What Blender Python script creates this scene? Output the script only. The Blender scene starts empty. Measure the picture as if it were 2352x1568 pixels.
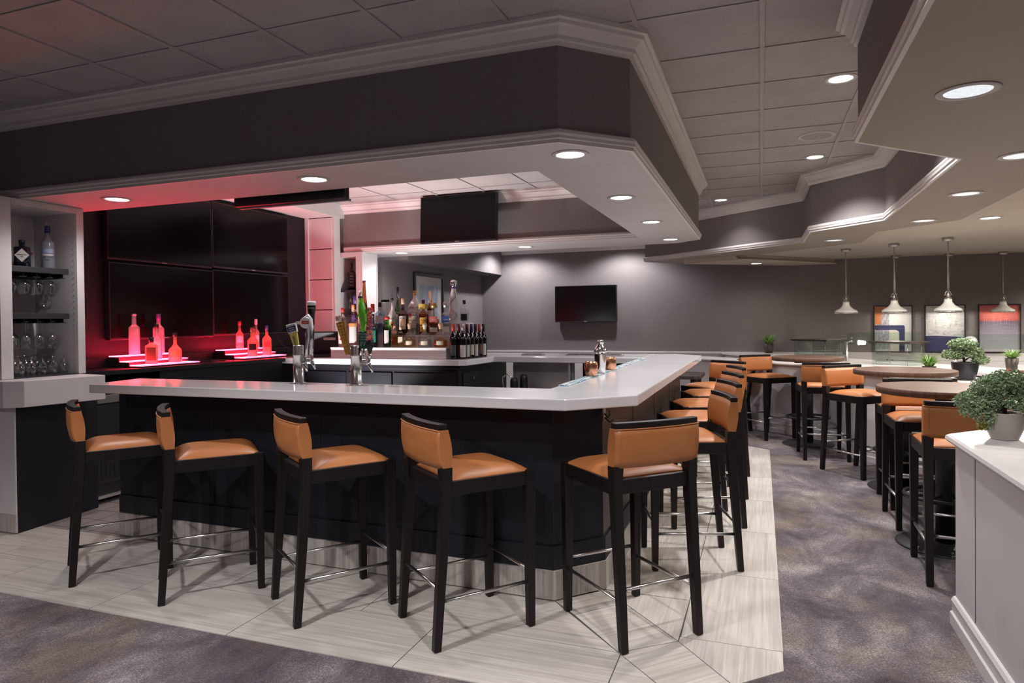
import bpy, bmesh, math, random
from mathutils import Vector, Matrix, Euler
random.seed(7)
PI = math.pi
S = bpy.context.scene
COL = S.collection
R = math.radians

GM = dict(bar=1.22, back=.9, prism=.15, prism2=2.2, ceil=3.5, ceil2=.65, wash=3.1, aisle=2.7, rear=2.5, rearleft=3.6, farleft=3.1, buffet=7., buffet2=8.5, well=3., well2=1.1, led=2.8, world=.2, lens=1., pend=.4, small=1.5)

# ------------------------------------------------------------------ materials
MATS = {}
def newmat(name):
    m = bpy.data.materials.new(name); m.use_nodes = True
    nt = m.node_tree
    b = nt.nodes.get('Principled BSDF')
    return m, nt, b
def mix_rgb(nt, fac, a, b, mode='MIX'):
    n = nt.nodes.new('ShaderNodeMix'); n.data_type = 'RGBA'; n.blend_type = mode
    for sock, v in ((n.inputs[0], fac), (n.inputs[6], a), (n.inputs[7], b)):
        if hasattr(v, 'links'): nt.links.new(v, sock)
        else: sock.default_value = v if not isinstance(v, tuple) else (v + (1,) if len(v) == 3 else v)
    return n.outputs[2]
def texco(nt, kind='Object', scale=(1, 1, 1), loc=(0, 0, 0)):
    t = nt.nodes.new('ShaderNodeTexCoord'); mp = nt.nodes.new('ShaderNodeMapping')
    mp.inputs['Scale'].default_value = scale; mp.inputs['Location'].default_value = loc
    nt.links.new(t.outputs[kind], mp.inputs['Vector'])
    return mp.outputs[0]
def noise(nt, vec, scale, detail=3, rough=.5, dist=0.):
    n = nt.nodes.new('ShaderNodeTexNoise')
    n.inputs['Scale'].default_value = scale; n.inputs['Detail'].default_value = detail
    n.inputs['Roughness'].default_value = rough; n.inputs['Distortion'].default_value = dist
    nt.links.new(vec, n.inputs['Vector'])
    return n.outputs['Fac']
def ramp(nt, fac, stops):
    r = nt.nodes.new('ShaderNodeValToRGB')
    e = r.color_ramp.elements
    while len(e) < len(stops): e.new(.5)
    for k, (p, c) in enumerate(stops):
        e[k].position = p; e[k].color = tuple(c) + (1,) if len(c) == 3 else c
    nt.links.new(fac, r.inputs[0])
    return r.outputs[0]
def bump(nt, b, h, strength=.2, dist=.002):
    n = nt.nodes.new('ShaderNodeBump'); n.inputs['Strength'].default_value = strength
    n.inputs['Distance'].default_value = dist
    nt.links.new(h, n.inputs['Height']); nt.links.new(n.outputs[0], b.inputs['Normal'])
def pm(name, col, rough=.5, metal=0., var=.06, scale=6., bmp=0., bscale=60., spec=.5, coat=0., stretch=(1, 1, 1)):
    """plain surface with a little procedural variation of its own colour"""
    if name in MATS: return MATS[name]
    m, nt, b = newmat(name)
    v = texco(nt, 'Object', stretch)
    f = noise(nt, v, scale, 4)
    lo = tuple(c * (1 - var) for c in col); hi = tuple(min(1, c * (1 + var)) for c in col)
    nt.links.new(ramp(nt, f, [(.3, lo), (.7, hi)]), b.inputs['Base Color'])
    b.inputs['Roughness'].default_value = rough; b.inputs['Metallic'].default_value = metal
    b.inputs['Specular IOR Level'].default_value = spec
    b.inputs['Coat Weight'].default_value = coat
    if bmp: bump(nt, b, noise(nt, v, bscale, 3), bmp)
    MATS[name] = m
    return m
def emit(name, col, st, base=(.8, .8, .8)):
    if name in MATS: return MATS[name]
    m, nt, b = newmat(name)
    b.inputs['Base Color'].default_value = base + (1,)
    v = texco(nt, 'Object'); f = noise(nt, v, 90, 2)
    nt.links.new(ramp(nt, f, [(.3, tuple(c * .9 for c in col)), (.7, col)]), b.inputs['Emission Color'])
    b.inputs['Emission Strength'].default_value = st
    MATS[name] = m
    return m
def glass(name, tint=(.97, .98, .98), rough=.03, refl=.06, edge=.55, edgecol=None):
    """thin glass: tinted see-through with a Fresnel reflection and slightly denser edges"""
    if name in MATS: return MATS[name]
    m, nt, b = newmat(name)
    nt.nodes.remove(b)
    out = nt.nodes['Material Output']
    tr = nt.nodes.new('ShaderNodeBsdfTransparent'); gl = nt.nodes.new('ShaderNodeBsdfGlossy')
    gl.inputs['Roughness'].default_value = rough
    lw = nt.nodes.new('ShaderNodeLayerWeight'); lw.inputs['Blend'].default_value = .35
    v = texco(nt, 'Object'); f = noise(nt, v, 20, 2)
    mr = nt.nodes.new('ShaderNodeMapRange'); mr.inputs['To Min'].default_value = refl; mr.inputs['To Max'].default_value = edge
    nt.links.new(lw.outputs['Facing'], mr.inputs['Value'])
    ec = edgecol or tuple(c * .72 for c in tint)
    c = mix_rgb(nt, lw.outputs['Facing'], tint, ec)
    nt.links.new(mix_rgb(nt, f, c, tint), tr.inputs['Color'])
    mx = nt.nodes.new('ShaderNodeMixShader')
    nt.links.new(mr.outputs[0], mx.inputs[0]); nt.links.new(tr.outputs[0], mx.inputs[1]); nt.links.new(gl.outputs[0], mx.inputs[2])
    nt.links.new(mx.outputs[0], out.inputs['Surface'])
    MATS[name] = m
    return m

def carpet_mat():
    m, nt, b = newmat('carpet')
    v = texco(nt, 'Object')
    def add(a, b_, k):
        n = nt.nodes.new('ShaderNodeMath'); n.operation = 'MULTIPLY_ADD'; n.inputs[1].default_value = k
        nt.links.new(b_, n.inputs[0]); nt.links.new(a, n.inputs[2]); return n.outputs[0]
    big = noise(nt, texco(nt, 'Object', (1.1, .75, 1), (3, 1, 0)), 2.3, 8, .66, .5)
    tan = noise(nt, texco(nt, 'Object', (1.2, .8, 1), (9, 5, 2)), 1.9, 6, .62, .4)
    blue = noise(nt, texco(nt, 'Object', (1, .8, 1), (1, 8, 4)), 1.7, 6, .62, .4)
    fine = noise(nt, v, 85, 3, .7)
    pile = noise(nt, v, 260, 2, .6)
    vo = nt.nodes.new('ShaderNodeTexVoronoi'); vo.feature = 'DISTANCE_TO_EDGE'; vo.inputs['Scale'].default_value = 75
    nt.links.new(v, vo.inputs['Vector'])
    h = add(add(big, fine, .34), pile, .22)
    c = ramp(nt, h, [(.58, (.055, .046, .055)), (.72, (.135, .114, .128)), (.84, (.245, .213, .22)), (.98, (.47, .43, .415))])
    c = mix_rgb(nt, ramp(nt, tan, [(.50, (0, 0, 0)), (.66, (.55, .55, .55))]), c, (.30, .225, .165))
    c = mix_rgb(nt, ramp(nt, blue, [(.52, (0, 0, 0)), (.66, (.6, .6, .6))]), c, (.075, .066, .088))
    c = mix_rgb(nt, ramp(nt, vo.outputs['Distance'], [(.0, (.55, .55, .55)), (.22, (0, 0, 0))]), c, (.06, .05, .055))
    c = mix_rgb(nt, ramp(nt, pile, [(.55, (0, 0, 0)), (.8, (.35, .35, .35))]), c, (.42, .385, .375))
    nt.links.new(c, b.inputs['Base Color']); b.inputs['Roughness'].default_value = .95
    b.inputs['Specular IOR Level'].default_value = .1
    bump(nt, b, pile, .6, .006)
    return m
def vein_mat(name, dark, mid, light, kind='UV', sc=(1.2, 26, 1), rough=.32):
    m, nt, b = newmat(name)
    v = texco(nt, kind, sc)
    a = noise(nt, v, 1.0, 4, .55, .9)
    v2 = texco(nt, kind, tuple(s * 2.6 for s in sc), (4, 2, 1))
    d = noise(nt, v2, 1.0, 4, .6, .3)
    c = ramp(nt, a, [(.28, dark), (.5, mid), (.7, light)])
    c = mix_rgb(nt, ramp(nt, d, [(.35, (.55, .55, .55)), (.6, (0, 0, 0))]), c, dark)
    nt.links.new(c, b.inputs['Base Color']); b.inputs['Roughness'].default_value = rough
    return m
def wood_mat(name, dark, light, rough=.4, sc=(2, 2, 34), coat=0.):
    m, nt, b = newmat(name)
    v = texco(nt, 'Object', sc)
    a = noise(nt, v, 1.5, 6, .65, 1.2)
    nt.links.new(ramp(nt, a, [(.3, dark), (.7, light)]), b.inputs['Base Color'])
    b.inputs['Roughness'].default_value = rough; b.inputs['Coat Weight'].default_value = coat; b.inputs['Specular IOR Level'].default_value = .3
    bump(nt, b, a, .08)
    return m
def leather_mat(name, c0, c1):
    m, nt, b = newmat(name)
    v = texco(nt, 'Object')
    a = noise(nt, v, 5, 5, .6); g = noise(nt, v, 420, 2, .6)
    nt.links.new(ramp(nt, a, [(.3, c0), (.7, c1)]), b.inputs['Base Color'])
    b.inputs['Roughness'].default_value = .42; b.inputs['Specular IOR Level'].default_value = .45
    bump(nt, b, g, .12, .001)
    return m
def ceiling_mat():
    m, nt, b = newmat('acoustic_tile')
    v = texco(nt, 'Object')
    a = noise(nt, v, 75, 4, .7); h = noise(nt, v, 3, 3)
    c = ramp(nt, h, [(.3, (.375, .35, .35)), (.7, (.425, .40, .397))])
    c = mix_rgb(nt, ramp(nt, a, [(.30, (.75, .75, .75)), (.40, (0, 0, 0))]), c, (.17, .155, .15))
    nt.links.new(c, b.inputs['Base Color']); b.inputs['Roughness'].default_value = .95
    bump(nt, b, a, .3)
    return m
def wallpaper_mat(name, col):
    m, nt, b = newmat(name)
    f1 = noise(nt, texco(nt, 'Object', (160, 160, 14)), 1, 2); f2 = noise(nt, texco(nt, 'Object', (12, 12, 190)), 1, 2)
    c = mix_rgb(nt, .5, f1, f2)
    nt.links.new(ramp(nt, c, [(.36, tuple(x * .93 for x in col)), (.64, tuple(x * 1.07 for x in col))]), b.inputs['Base Color'])
    b.inputs['Roughness'].default_value = .8; b.inputs['Specular IOR Level'].default_value = .3
    bump(nt, b, c, .15)
    return m
def grid_mat(name, tile, grout, w, h, rough=.5):
    m, nt, b = newmat(name)
    br = nt.nodes.new('ShaderNodeTexBrick'); br.offset = 0.
    br.inputs['Color1'].default_value = tile + (1,); br.inputs['Color2'].default_value = tuple(x * .9 for x in tile) + (1,)
    br.inputs['Mortar'].default_value = grout + (1,)
    br.inputs['Scale'].default_value = 1; br.inputs['Mortar Size'].default_value = .004
    br.inputs['Brick Width'].default_value = w; br.inputs['Row Height'].default_value = h
    nt.links.new(texco(nt, 'Object'), br.inputs['Vector'])
    nt.links.new(br.outputs['Color'], b.inputs['Base Color']); b.inputs['Roughness'].default_value = rough
    return m

M = dict(
    carpet=carpet_mat(),
    tile=vein_mat('vein_cut_tile', (.44, .40, .365), (.61, .57, .525), (.69, .655, .615), 'UV', (1.0, 30, 1), .33),
    kick=vein_mat('vein_cut_kick', (.30, .265, .245), (.47, .43, .405), (.58, .54, .515), 'UV', (1.6, 62, 1), .4),
    grout=pm('grout', (.07, .065, .06), .9),
    barfloor=grid_mat('quarry_tile', (.30, .275, .26), (.06, .055, .05), .2, .2, .45),
    ceil=ceiling_mat(),
    tbar=pm('ceiling_bar', (.40, .375, .37), .6),
    paper=wallpaper_mat('taupe_wallcovering', (.205, .182, .18)),
    soffit_white=pm('soffit_paint', (.54, .52, .515), .6, var=.03, scale=3),
    soffit_warm_dim=pm('warm_dim_soffit', (.32, .275, .228), .6, var=.03, scale=3),  # tan deepened to carry the dim warm light under the right soffit
    soffit_warm_lit=pm('warm_lit_soffit', (.52, .465, .39), .6, var=.03, scale=3),  # paler copy of the tan, brighter warm light put into the colour
    partition=pm('partition_white', (.56, .53, .53), .45, var=.03),
    trim=pm('white_trim_paint', (.66, .63, .62), .42, var=.03),
    cab_white=pm('cabinet_white', (.64, .60, .60), .45, var=.03),
    navy=pm('navy_black_paint', (.0085, .0085, .0135), .5, var=.15, scale=2.5, bmp=.03, bscale=150, spec=.3),
    espresso=wood_mat('espresso_veneer', (.030, .020, .018), (.068, .047, .042), .45, (30, 30, 1.6)),
    quartz=vein_mat('white_quartz', (.70, .69, .70), (.735, .725, .735), (.76, .75, .76), 'Object', (.9, 5, 4), .12),
    leather=leather_mat('cognac_leather', (.385, .135, .041), (.465, .176, .058)),
    piping=pm('leather_piping', (.50, .19, .07), .5),
    darkwood=wood_mat('ebonised_wood', (.005, .0035, .0034), (.013, .0085, .008), .42, (40, 40, 3), .0),
    steel=pm('brushed_steel', (.62, .60, .58), .28, 1., var=.1, scale=30, stretch=(1, 1, 8)),
    chrome=pm('chrome', (.78, .78, .79), .12, 1., var=.04),
    nickel=pm('brushed_nickel', (.50, .48, .45), .33, 1.),
    stainless=pm('stainless_sheet', (.55, .53, .52), .5, 1., var=.1, scale=12, stretch=(1, 1, 10)),
    black=pm('black_plastic', (.012, .012, .014), .4),
    blackmetal=pm('black_powder_coat', (.014, .014, .016), .45, .2),
    screen=pm('screen_glass', (.0016, .0016, .0018), .16, 0., spec=.22),
    bezel=pm('screen_bezel', (.02, .02, .024), .35, .3),
    tabletop=wood_mat('walnut_butcher_block', (.055, .028, .018), (.15, .08, .052), .48, (1.4, 30, 1.4), .0),
    shelf=pm('dark_shelf', (.022, .022, .027), .45),
    copper=pm('hammered_copper', (.72, .36, .22), .2, 1., bmp=.9, bscale=130),
    enamel=pm('white_enamel', (.88, .87, .82), .25, var=.02),
    clear=glass('clear_glass'),
    wineglass=glass('stemware_glass', (.93, .94, .95), .02, .10, .75),
    guard=glass('sneeze_guard_glass', (.86, .93, .90), .01, .018, .14),
    caseglass=glass('display_case_glass', (.96, .985, .975), .01, .05, .22, (.78, .90, .87)),
)

# ------------------------------------------------------------------ mesh helpers
def NB(): return bmesh.new()
def box(bm, x0, y0, z0, x1, y1, z1, mi=0):
    v = [bm.verts.new(p) for p in ((x0, y0, z0), (x1, y0, z0), (x1, y1, z0), (x0, y1, z0), (x0, y0, z1), (x1, y0, z1), (x1, y1, z1), (x0, y1, z1))]
    fs = []
    for q in ((0, 3, 2, 1), (4, 5, 6, 7), (0, 1, 5, 4), (1, 2, 6, 5), (2, 3, 7, 6), (3, 0, 4, 7)):
        f = bm.faces.new([v[k] for k in q]); f.material_index = mi; fs.append(f)
    return fs
def prism(bm, pts, z0, z1, mi=0, side=None, top=None):
    n = len(pts)
    a = sum(pts[i][0] * pts[(i + 1) % n][1] - pts[(i + 1) % n][0] * pts[i][1] for i in range(n))
    if a < 0: pts = pts[::-1]
    lo = [bm.verts.new((p[0], p[1], z0)) for p in pts]; hi = [bm.verts.new((p[0], p[1], z1)) for p in pts]
    f = bm.faces.new(lo[::-1]); f.material_index = mi
    f = bm.faces.new(hi); f.material_index = mi if top is None else top
    for i in range(n):
        f = bm.faces.new((lo[i], lo[(i + 1) % n], hi[(i + 1) % n], hi[i])); f.material_index = mi if side is None else side
def lathe(bm, prof, seg=24, at=(0, 0, 0), sq=0., mi=0, cap=True, sx=1., sy=1.):
    """profile of (radius, z); sq>0 squares the section off"""
    rings = []
    for r, z in prof:
        ring = []
        for k in range(seg):
            a = 2 * PI * (k + .5) / seg
            c, s = math.cos(a), math.sin(a)
            q = 1.
            if sq:
                e = 2 + sq * 6
                q = 1 / ((abs(c) ** e + abs(s) ** e) ** (1 / e))
            ring.append(bm.verts.new((at[0] + sx * r * q * c, at[1] + sy * r * q * s, at[2] + z)))
        rings.append(ring)
    for i in range(len(rings) - 1):
        for k in range(seg):
            f = bm.faces.new((rings[i][k], rings[i][(k + 1) % seg], rings[i + 1][(k + 1) % seg], rings[i + 1][k])); f.material_index = mi; f.smooth = True
    if cap:
        for ring, rev in ((rings[0], True), (rings[-1], False)):
            f = bm.faces.new(ring[::-1] if rev else ring); f.material_index = mi
def tube(bm, pts, r, seg=8, closed=False, mi=0):
    pts = [Vector(p) for p in pts]; n = len(pts); rings = []
    for i, p in enumerate(pts):
        if closed: d = pts[(i + 1) % n] - pts[i - 1]
        else: d = pts[min(i + 1, n - 1)] - pts[max(i - 1, 0)]
        d.normalize()
        u = d.cross(Vector((0, 0, 1)))
        if u.length < 1e-4: u = Vector((1, 0, 0))
        u.normalize(); w = u.cross(d)
        rr = r[i] if isinstance(r, (list, tuple)) else r
        rings.append([bm.verts.new(p + (u * math.cos(2 * PI * k / seg) + w * math.sin(2 * PI * k / seg)) * rr) for k in range(seg)])
    m = n if closed else n - 1
    for i in range(m):
        a, b = rings[i], rings[(i + 1) % n]
        for k in range(seg):
            f = bm.faces.new((a[k], a[(k + 1) % seg], b[(k + 1) % seg], b[k])); f.smooth = True; f.material_index = mi
    if not closed:
        f = bm.faces.new(rings[0][::-1]); f.material_index = mi
        f = bm.faces.new(rings[-1]); f.material_index = mi
def loft(bm, secs, mi=0, smooth=False, cap=True):
    """list of vertex-position rings"""
    rr = [[bm.verts.new(p) for p in s] for s in secs]; n = len(rr[0])
    for i in range(len(rr) - 1):
        for k in range(n):
            f = bm.faces.new((rr[i][k], rr[i][(k + 1) % n], rr[i + 1][(k + 1) % n], rr[i + 1][k])); f.smooth = smooth; f.material_index = mi
    if cap:
        f = bm.faces.new(rr[0][::-1]); f.material_index = mi
        f = bm.faces.new(rr[-1]); f.material_index = mi
def offset_path(path, d, closed=False):
    """shift a 2-D polyline by d to the right of its direction, mitred"""
    n = len(path); out = []
    for i in range(n):
        def nrm(a, b):
            dx, dy = b[0] - a[0], b[1] - a[1]; l = math.hypot(dx, dy); return (dy / l, -dx / l)
        ns = []
        if closed or i > 0: ns.append(nrm(path[i - 1], path[i]))
        if closed or i < n - 1: ns.append(nrm(path[i], path[(i + 1) % n]))
        if len(ns) == 1: mx, my = ns[0]
        else:
            sx, sy = ns[0][0] + ns[1][0], ns[0][1] + ns[1][1]; k = 2 / (sx * sx + sy * sy); mx, my = sx * k, sy * k
        out.append((path[i][0] + mx * d, path[i][1] + my * d))
    return out
def sweep(bm, path, prof, closed=False, mi=0, smooth=False):
    cols = [[bm.verts.new((p[0], p[1], z)) for p in offset_path(path, o, closed)] for o, z in prof]
    n = len(path); m = n if closed else n - 1; k = len(prof)
    for j in range(k):
        a, b = cols[j], cols[(j + 1) % k]
        for i in range(m):
            f = bm.faces.new((a[i], a[(i + 1) % n], b[(i + 1) % n], b[i])); f.material_index = mi; f.smooth = smooth
    if not closed:
        f = bm.faces.new([c[0] for c in cols]); f.material_index = mi
        f = bm.faces.new([c[-1] for c in cols][::-1]); f.material_index = mi
def plane_poly(bm, pts, z, mi=0, flip=False):
    v = [bm.verts.new((p[0], p[1], z)) for p in pts]
    f = bm.faces.new(v[::-1] if flip else v); f.material_index = mi
    return f
def obj(name, bm, mat, parent=None, bevel=0., loc=None, rot=None, seg=2, recalc=True, subsurf=0, smooth=False):
    if recalc: bmesh.ops.recalc_face_normals(bm, faces=bm.faces)
    me = bpy.data.meshes.new(name); bm.to_mesh(me); bm.free()
    for m in (mat if isinstance(mat, (list, tuple)) else [mat]): me.materials.append(m)
    if smooth:
        for p in me.polygons: p.use_smooth = True
    o = bpy.data.objects.new(name, me); COL.objects.link(o)
    if parent: o.parent = parent
    if loc: o.location = loc
    if rot: o.rotation_euler = rot
    if bevel:
        b = o.modifiers.new('bevel', 'BEVEL'); b.width = bevel; b.segments = seg; b.limit_method = 'ANGLE'; b.angle_limit = R(40)
    if subsurf:
        s = o.modifiers.new('sub', 'SUBSURF'); s.levels = subsurf; s.render_levels = subsurf
    return o
def tag(o, label, cat, group=None):
    o['label'] = label; o['category'] = cat
    if group: o['group'] = group
    return o
def thing(name, label, cat, loc=(0, 0, 0), rotz=0., group=None):
    o = bpy.data.objects.new(name, None); COL.objects.link(o); o.empty_display_size = .1
    o.location = loc; o.rotation_euler = (0, 0, rotz)
    return tag(o, label, cat, group)
def struct(name, bm, mat, **k):
    o = obj(name, bm, mat, **k)
    o['kind'] = 'structure'
    return o
def dup(root, loc, rotz, label, group=None):
    r = root.copy(); COL.objects.link(r); r.location = loc; r.rotation_euler = (0, 0, rotz)
    r['label'] = label
    if group: r['group'] = group
    for ch in list(root.children):
        c = ch.copy(); COL.objects.link(c); c.parent = r
        for g in list(ch.children):
            d = g.copy(); COL.objects.link(d); d.parent = c
    return r
def lettering(txt, size, mat, parent, loc, rot, depth=.0004, name='lettering', sx=1.):
    cu = bpy.data.curves.new('lettering', 'FONT'); cu.body = txt; cu.size = size; cu.align_x = 'CENTER'; cu.align_y = 'CENTER'
    cu.extrude = depth; cu.resolution_u = 2
    t = bpy.data.objects.new('lettering', cu); COL.objects.link(t)
    dg = bpy.context.evaluated_depsgraph_get(); dg.update()
    me = bpy.data.meshes.new_from_object(t.evaluated_get(dg))
    bpy.data.objects.remove(t); bpy.data.curves.remove(cu)
    me.materials.clear(); me.materials.append(mat)
    o = bpy.data.objects.new(name, me); COL.objects.link(o); o.parent = parent
    o.location = loc; o.rotation_euler = rot; o.scale = (sx, 1, 1)
    return o

# ------------------------------------------------------------------ room shell
ZC = 2.97      # suspended ceiling
ZS = 2.345     # underside of the dropped soffits
CT = 1.067     # bar counter height
CROWN = [(0, 2.84), (.018, 2.84), (.022, 2.855), (.032, 2.862), (.034, 2.882), (.062, 2.914), (.078, 2.922), (.082, 2.940), (.10, 2.945), (.10, 2.969), (0, 2.969)]
MOULD = [(0, 2.417), (.012, 2.417), (.028, 2.407), (.033, 2.392), (.027, 2.380), (.027, 2.366), (.018, 2.362), (.018, ZS - .001), (0, ZS - .001)]

# floor: carpet, tile apron round the bar, quarry tile behind the bar
bm = NB(); plane_poly(bm, [(-8, -2.5), (8, -2.5), (8, 12.2), (-8, 12.2)], 0)
struct('floor', bm, M['carpet'], recalc=False)
bm = NB(); plane_poly(bm, [(-5.06, 3.36), (-1.0, 3.36), (-1.0, 7.4), (-5.06, 7.4)], .006)
struct('floor_behind_bar', bm, M['barfloor'], recalc=False)
bm = NB()
uvl = bm.loops.layers.uv.new('UVMap')
def tile_poly(pts, ang, gap=.0022):
    pts = list(pts)
    a = sum(pts[i][0] * pts[(i + 1) % len(pts)][1] - pts[(i + 1) % len(pts)][0] * pts[i][1] for i in range(len(pts)))
    if a < 0: pts = pts[::-1]
    p2 = offset_path(pts, -gap, True)
    n = len(p2)
    lo = [bm.verts.new((p[0], p[1], .0)) for p in p2]; hi = [bm.verts.new((p[0], p[1], .005)) for p in p2]
    fs = [bm.faces.new(hi)]
    for i in range(n): fs.append(bm.faces.new((lo[i], lo[(i + 1) % n], hi[(i + 1) % n], hi[i])))
    ou, ov = random.random() * 20, random.random() * 20
    ca, sa = math.cos(ang), math.sin(ang)
    for f in fs:
        f.material_index = 0
        for l in f.loops:
            x, y = l.vert.co.x, l.vert.co.y
            l[uvl].uv = (x * ca + y * sa + ou, -x * sa + y * ca + ov)
def clipx(y0, y1, xs, ang=0):
    for a, b in zip(xs[:-1], xs[1:]): tile_poly([(a, y0), (b, y0), (b, y1), (a, y1)], ang)
# front rows (joints run parallel to the bar front)
xs = [-7.6, -6.71, -5.83, -4.955, -4.08, -3.202, -2.327, -1.45]
clipx(2.452, 2.878, xs)
tile_poly([(-1.45, 2.452), (-.573, 2.452), (-.573, 2.866), (-.585, 2.878), (-1.45, 2.878)], 0)
tile_poly([(-.573, 2.452), (-.43, 2.452), (-.297, 2.58), (-.573, 2.866)], 0)
xs = [-7.15, -6.27, -5.39, -4.51, -3.63, -2.76, -1.879]
clipx(2.878, 3.40, xs)
tile_poly([(-1.879, 2.878), (-.585, 2.878), (-1.004, 3.311), (-1.03, 3.40), (-1.879, 3.40)], 0)
# corner fan
tile_poly([(-.573, 2.866), (-.297, 2.58), (-.108, 2.762), (-.353, 3.066), (-.536, 2.919)], PI / 4)
tile_poly([(-.863, 3.181), (-.573, 2.866), (-.536, 2.919), (-.353, 3.066), (-.60, 3.33), (-.696, 3.355)], PI / 4)
tile_poly([(-1.004, 3.311), (-.863, 3.181), (-.696, 3.355), (-.60, 3.33), (-.783, 3.529)], PI / 4)
# right run: inner column, outer column
tile_poly([(-.783, 3.529), (-.353, 3.066), (-.348, 3.535)], PI / 2)
ys = [3.535, 4.40, 5.25, 6.10, 6.95, 7.75]
for a, b in zip(ys[:-1], ys[1:]): tile_poly([(-.86, a), (-.348, a), (-.348, b), (-.86, b)], PI / 2)
tile_poly([(-.353, 3.066), (-.108, 2.762), (.082, 2.945), (.083, 3.113), (-.351, 3.113)], PI / 2)
ys = [3.113, 3.966, 4.805, 5.648, 6.5, 7.35, 7.9]
for a, b in zip(ys[:-1], ys[1:]):
    tile_poly([(-.348, a), (.085, a), (.085, b), (-.348, b if b < 7.8 else 8.2)], PI / 2)
plane_poly(bm, [(-7.6, 2.455), (-.435, 2.455), (.08, 2.947), (.08, 7.9), (-.3, 8.15), (-.9, 7.7), (-.9, 3.5), (-1.03, 3.4), (-7.6, 3.4)], .0035, mi=1)
struct('floor_tiles', bm, [M['tile'], M['grout']], recalc=False)

# suspended ceiling with its grid of bars
bm = NB()
plane_poly(bm, [(-8, -2.5), (8, -2.5), (8, 12.2), (-8, 12.2)], ZC, flip=True)
for k in range(-12, 14):
    x = .015 - .61 * k * -1
    box(bm, x - .0125, -2.4, ZC - .009, x + .0125, 11.7, ZC - .001, 1)
for k in range(-7, 17):
    y = 2.28 + .606 * k
    box(bm, -7.9, y - .012, ZC - .006, 7.9, y + .012, ZC - .001, 1)
struct('ceiling', bm, [M['ceil'], M['tbar']], recalc=True)

# ring soffit over the bar
bm = NB()
OUT = [(-7.6, 3.33), (-.965, 3.33), (-.654, 3.65), (-.654, 7.93), (-.93, 8.2), (-5.9, 8.2)]
def soff(pts, z0=ZS, side=1):
    prism(bm, pts, z0, ZC - .002, 0, side, 0)
soff([(-7.6, 3.33), (-.965, 3.33), (-.654, 3.65), (-.654, 3.9), (-7.6, 3.9)])
soff([(-.654, 3.901), (-.654, 7.93), (-.93, 8.2), (-1.26, 8.2), (-1.26, 3.901)])
soff([(-1.261, 7.5), (-1.261, 8.2), (-5.6, 8.2), (-5.6, 7.5)])
soff([(-5.06, 3.901), (-5.06, 7.499), (-5.7, 7.499), (-5.7, 3.901)], 2.79, 0)
struct('ceiling_soffit_bar', bm, [M['soffit_white'], M['paper']])
bm = NB(); sweep(bm, OUT, CROWN); sweep(bm, [(-5.06, 7.5), (-1.26, 7.5)], CROWN); struct('trim_1', bm, M['trim'])
bm = NB(); sweep(bm, OUT, MOULD); sweep(bm, [(-5.06, 7.5), (-1.26, 7.5)], MOULD); struct('trim_2', bm, M['trim'])

# zig-zag soffit on the right and the plain ceiling behind it
RS = [(-1.70, 10.70), (.49, 8.83), (.50, 7.82), (1.10, 7.15), (1.09, 4.55), (.475, 3.90), (.46, -2.4)]
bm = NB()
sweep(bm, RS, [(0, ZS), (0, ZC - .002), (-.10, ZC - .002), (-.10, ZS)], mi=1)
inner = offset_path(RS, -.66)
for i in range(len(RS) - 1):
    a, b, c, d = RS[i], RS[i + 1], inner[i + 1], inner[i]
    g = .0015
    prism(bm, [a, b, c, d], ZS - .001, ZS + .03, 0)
struct('ceiling_soffit_right', bm, [M['soffit_warm_dim'], M['paper']])
bm = NB(); sweep(bm, RS, CROWN); struct('trim_3', bm, M['trim'])
bm = NB(); sweep(bm, RS, MOULD); struct('trim_4', bm, M['trim'])
bm = NB()
prism(bm, [(-.33, 10.19), (-.33, 9.62), (.58, 8.9), (.60, 7.85), (1.2, 7.2), (1.19, 4.5), (.58, 3.87), (.56, -2.4), (7, -2.4), (7, 11.79), (1.09, 11.79)], ZS + .017, ZS + .05)
struct('ceiling_buffet', bm, M['soffit_warm_lit'])
bm = NB()
LB = [(-.33, 10.19), (1.09, 11.75)]
prism(bm, [(-.33, 10.19), (1.09, 11.75), (.5, 11.79), (-1.1, 10.62)], 2.285, ZS + .016, 0)
sweep(bm, LB, [(.0, 2.283), (.035, 2.283), (.04, 2.295), (.03, 2.31), (.0, 2.318)], mi=0)
struct('ceiling_soffit_band', bm, M['soffit_warm_lit'])
# back zone ceiling
bm = NB(); prism(bm, [(-5.4, 8.21), (-1.72, 8.21), (-1.72, 11.79), (-5.4, 11.79)], 2.80, 2.83); struct('ceiling_lounge', bm, M['soffit_white'])

# walls
bm = NB()
box(bm, -5.4, 11.8, .86, 7, 11.95, 2.95, 0)
box(bm, -5.4, 11.8, 0, 1.5, 11.95, .859, 1)
box(bm, 1.5, 11.8, 0, 7, 11.95, .859, 1)
struct('wall_back', bm, [M['paper'], M['trim']])
bm = NB(); sweep(bm, [(-4.93, 11.8), (1.2, 11.8)], [(0, .835), (.015, .84), (.02, .855), (.035, .865), (.035, .89), (0, .895)]); struct('trim_5', bm, M['trim'])
bm = NB(); sweep(bm, [(-4.93, 8.22), (-4.93, 11.8), (-1.75, 11.8)], [(o, z - .17) for o, z in CROWN]); struct('trim_6', bm, M['trim'])
bm = NB()
for k in range(5): sweep(bm, [(1.25, 11.8), (6.9, 11.8)], [(0, .30 + k * .12), (.008, .302 + k * .12), (.008, .416 + k * .12), (0, .418 + k * .12)])
struct('trim_7', bm, M['cab_white'])
bm = NB(); box(bm, -5.1, 8.21, 0, -4.93, 11.8, 2.8); struct('wall_left', bm, M['paper'])
bm = NB(); box(bm, -4.929, 8.21, 2.30, -4.53, 11.79, 2.798); struct('ceiling_soffit_lounge', bm, M['paper'])
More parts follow.
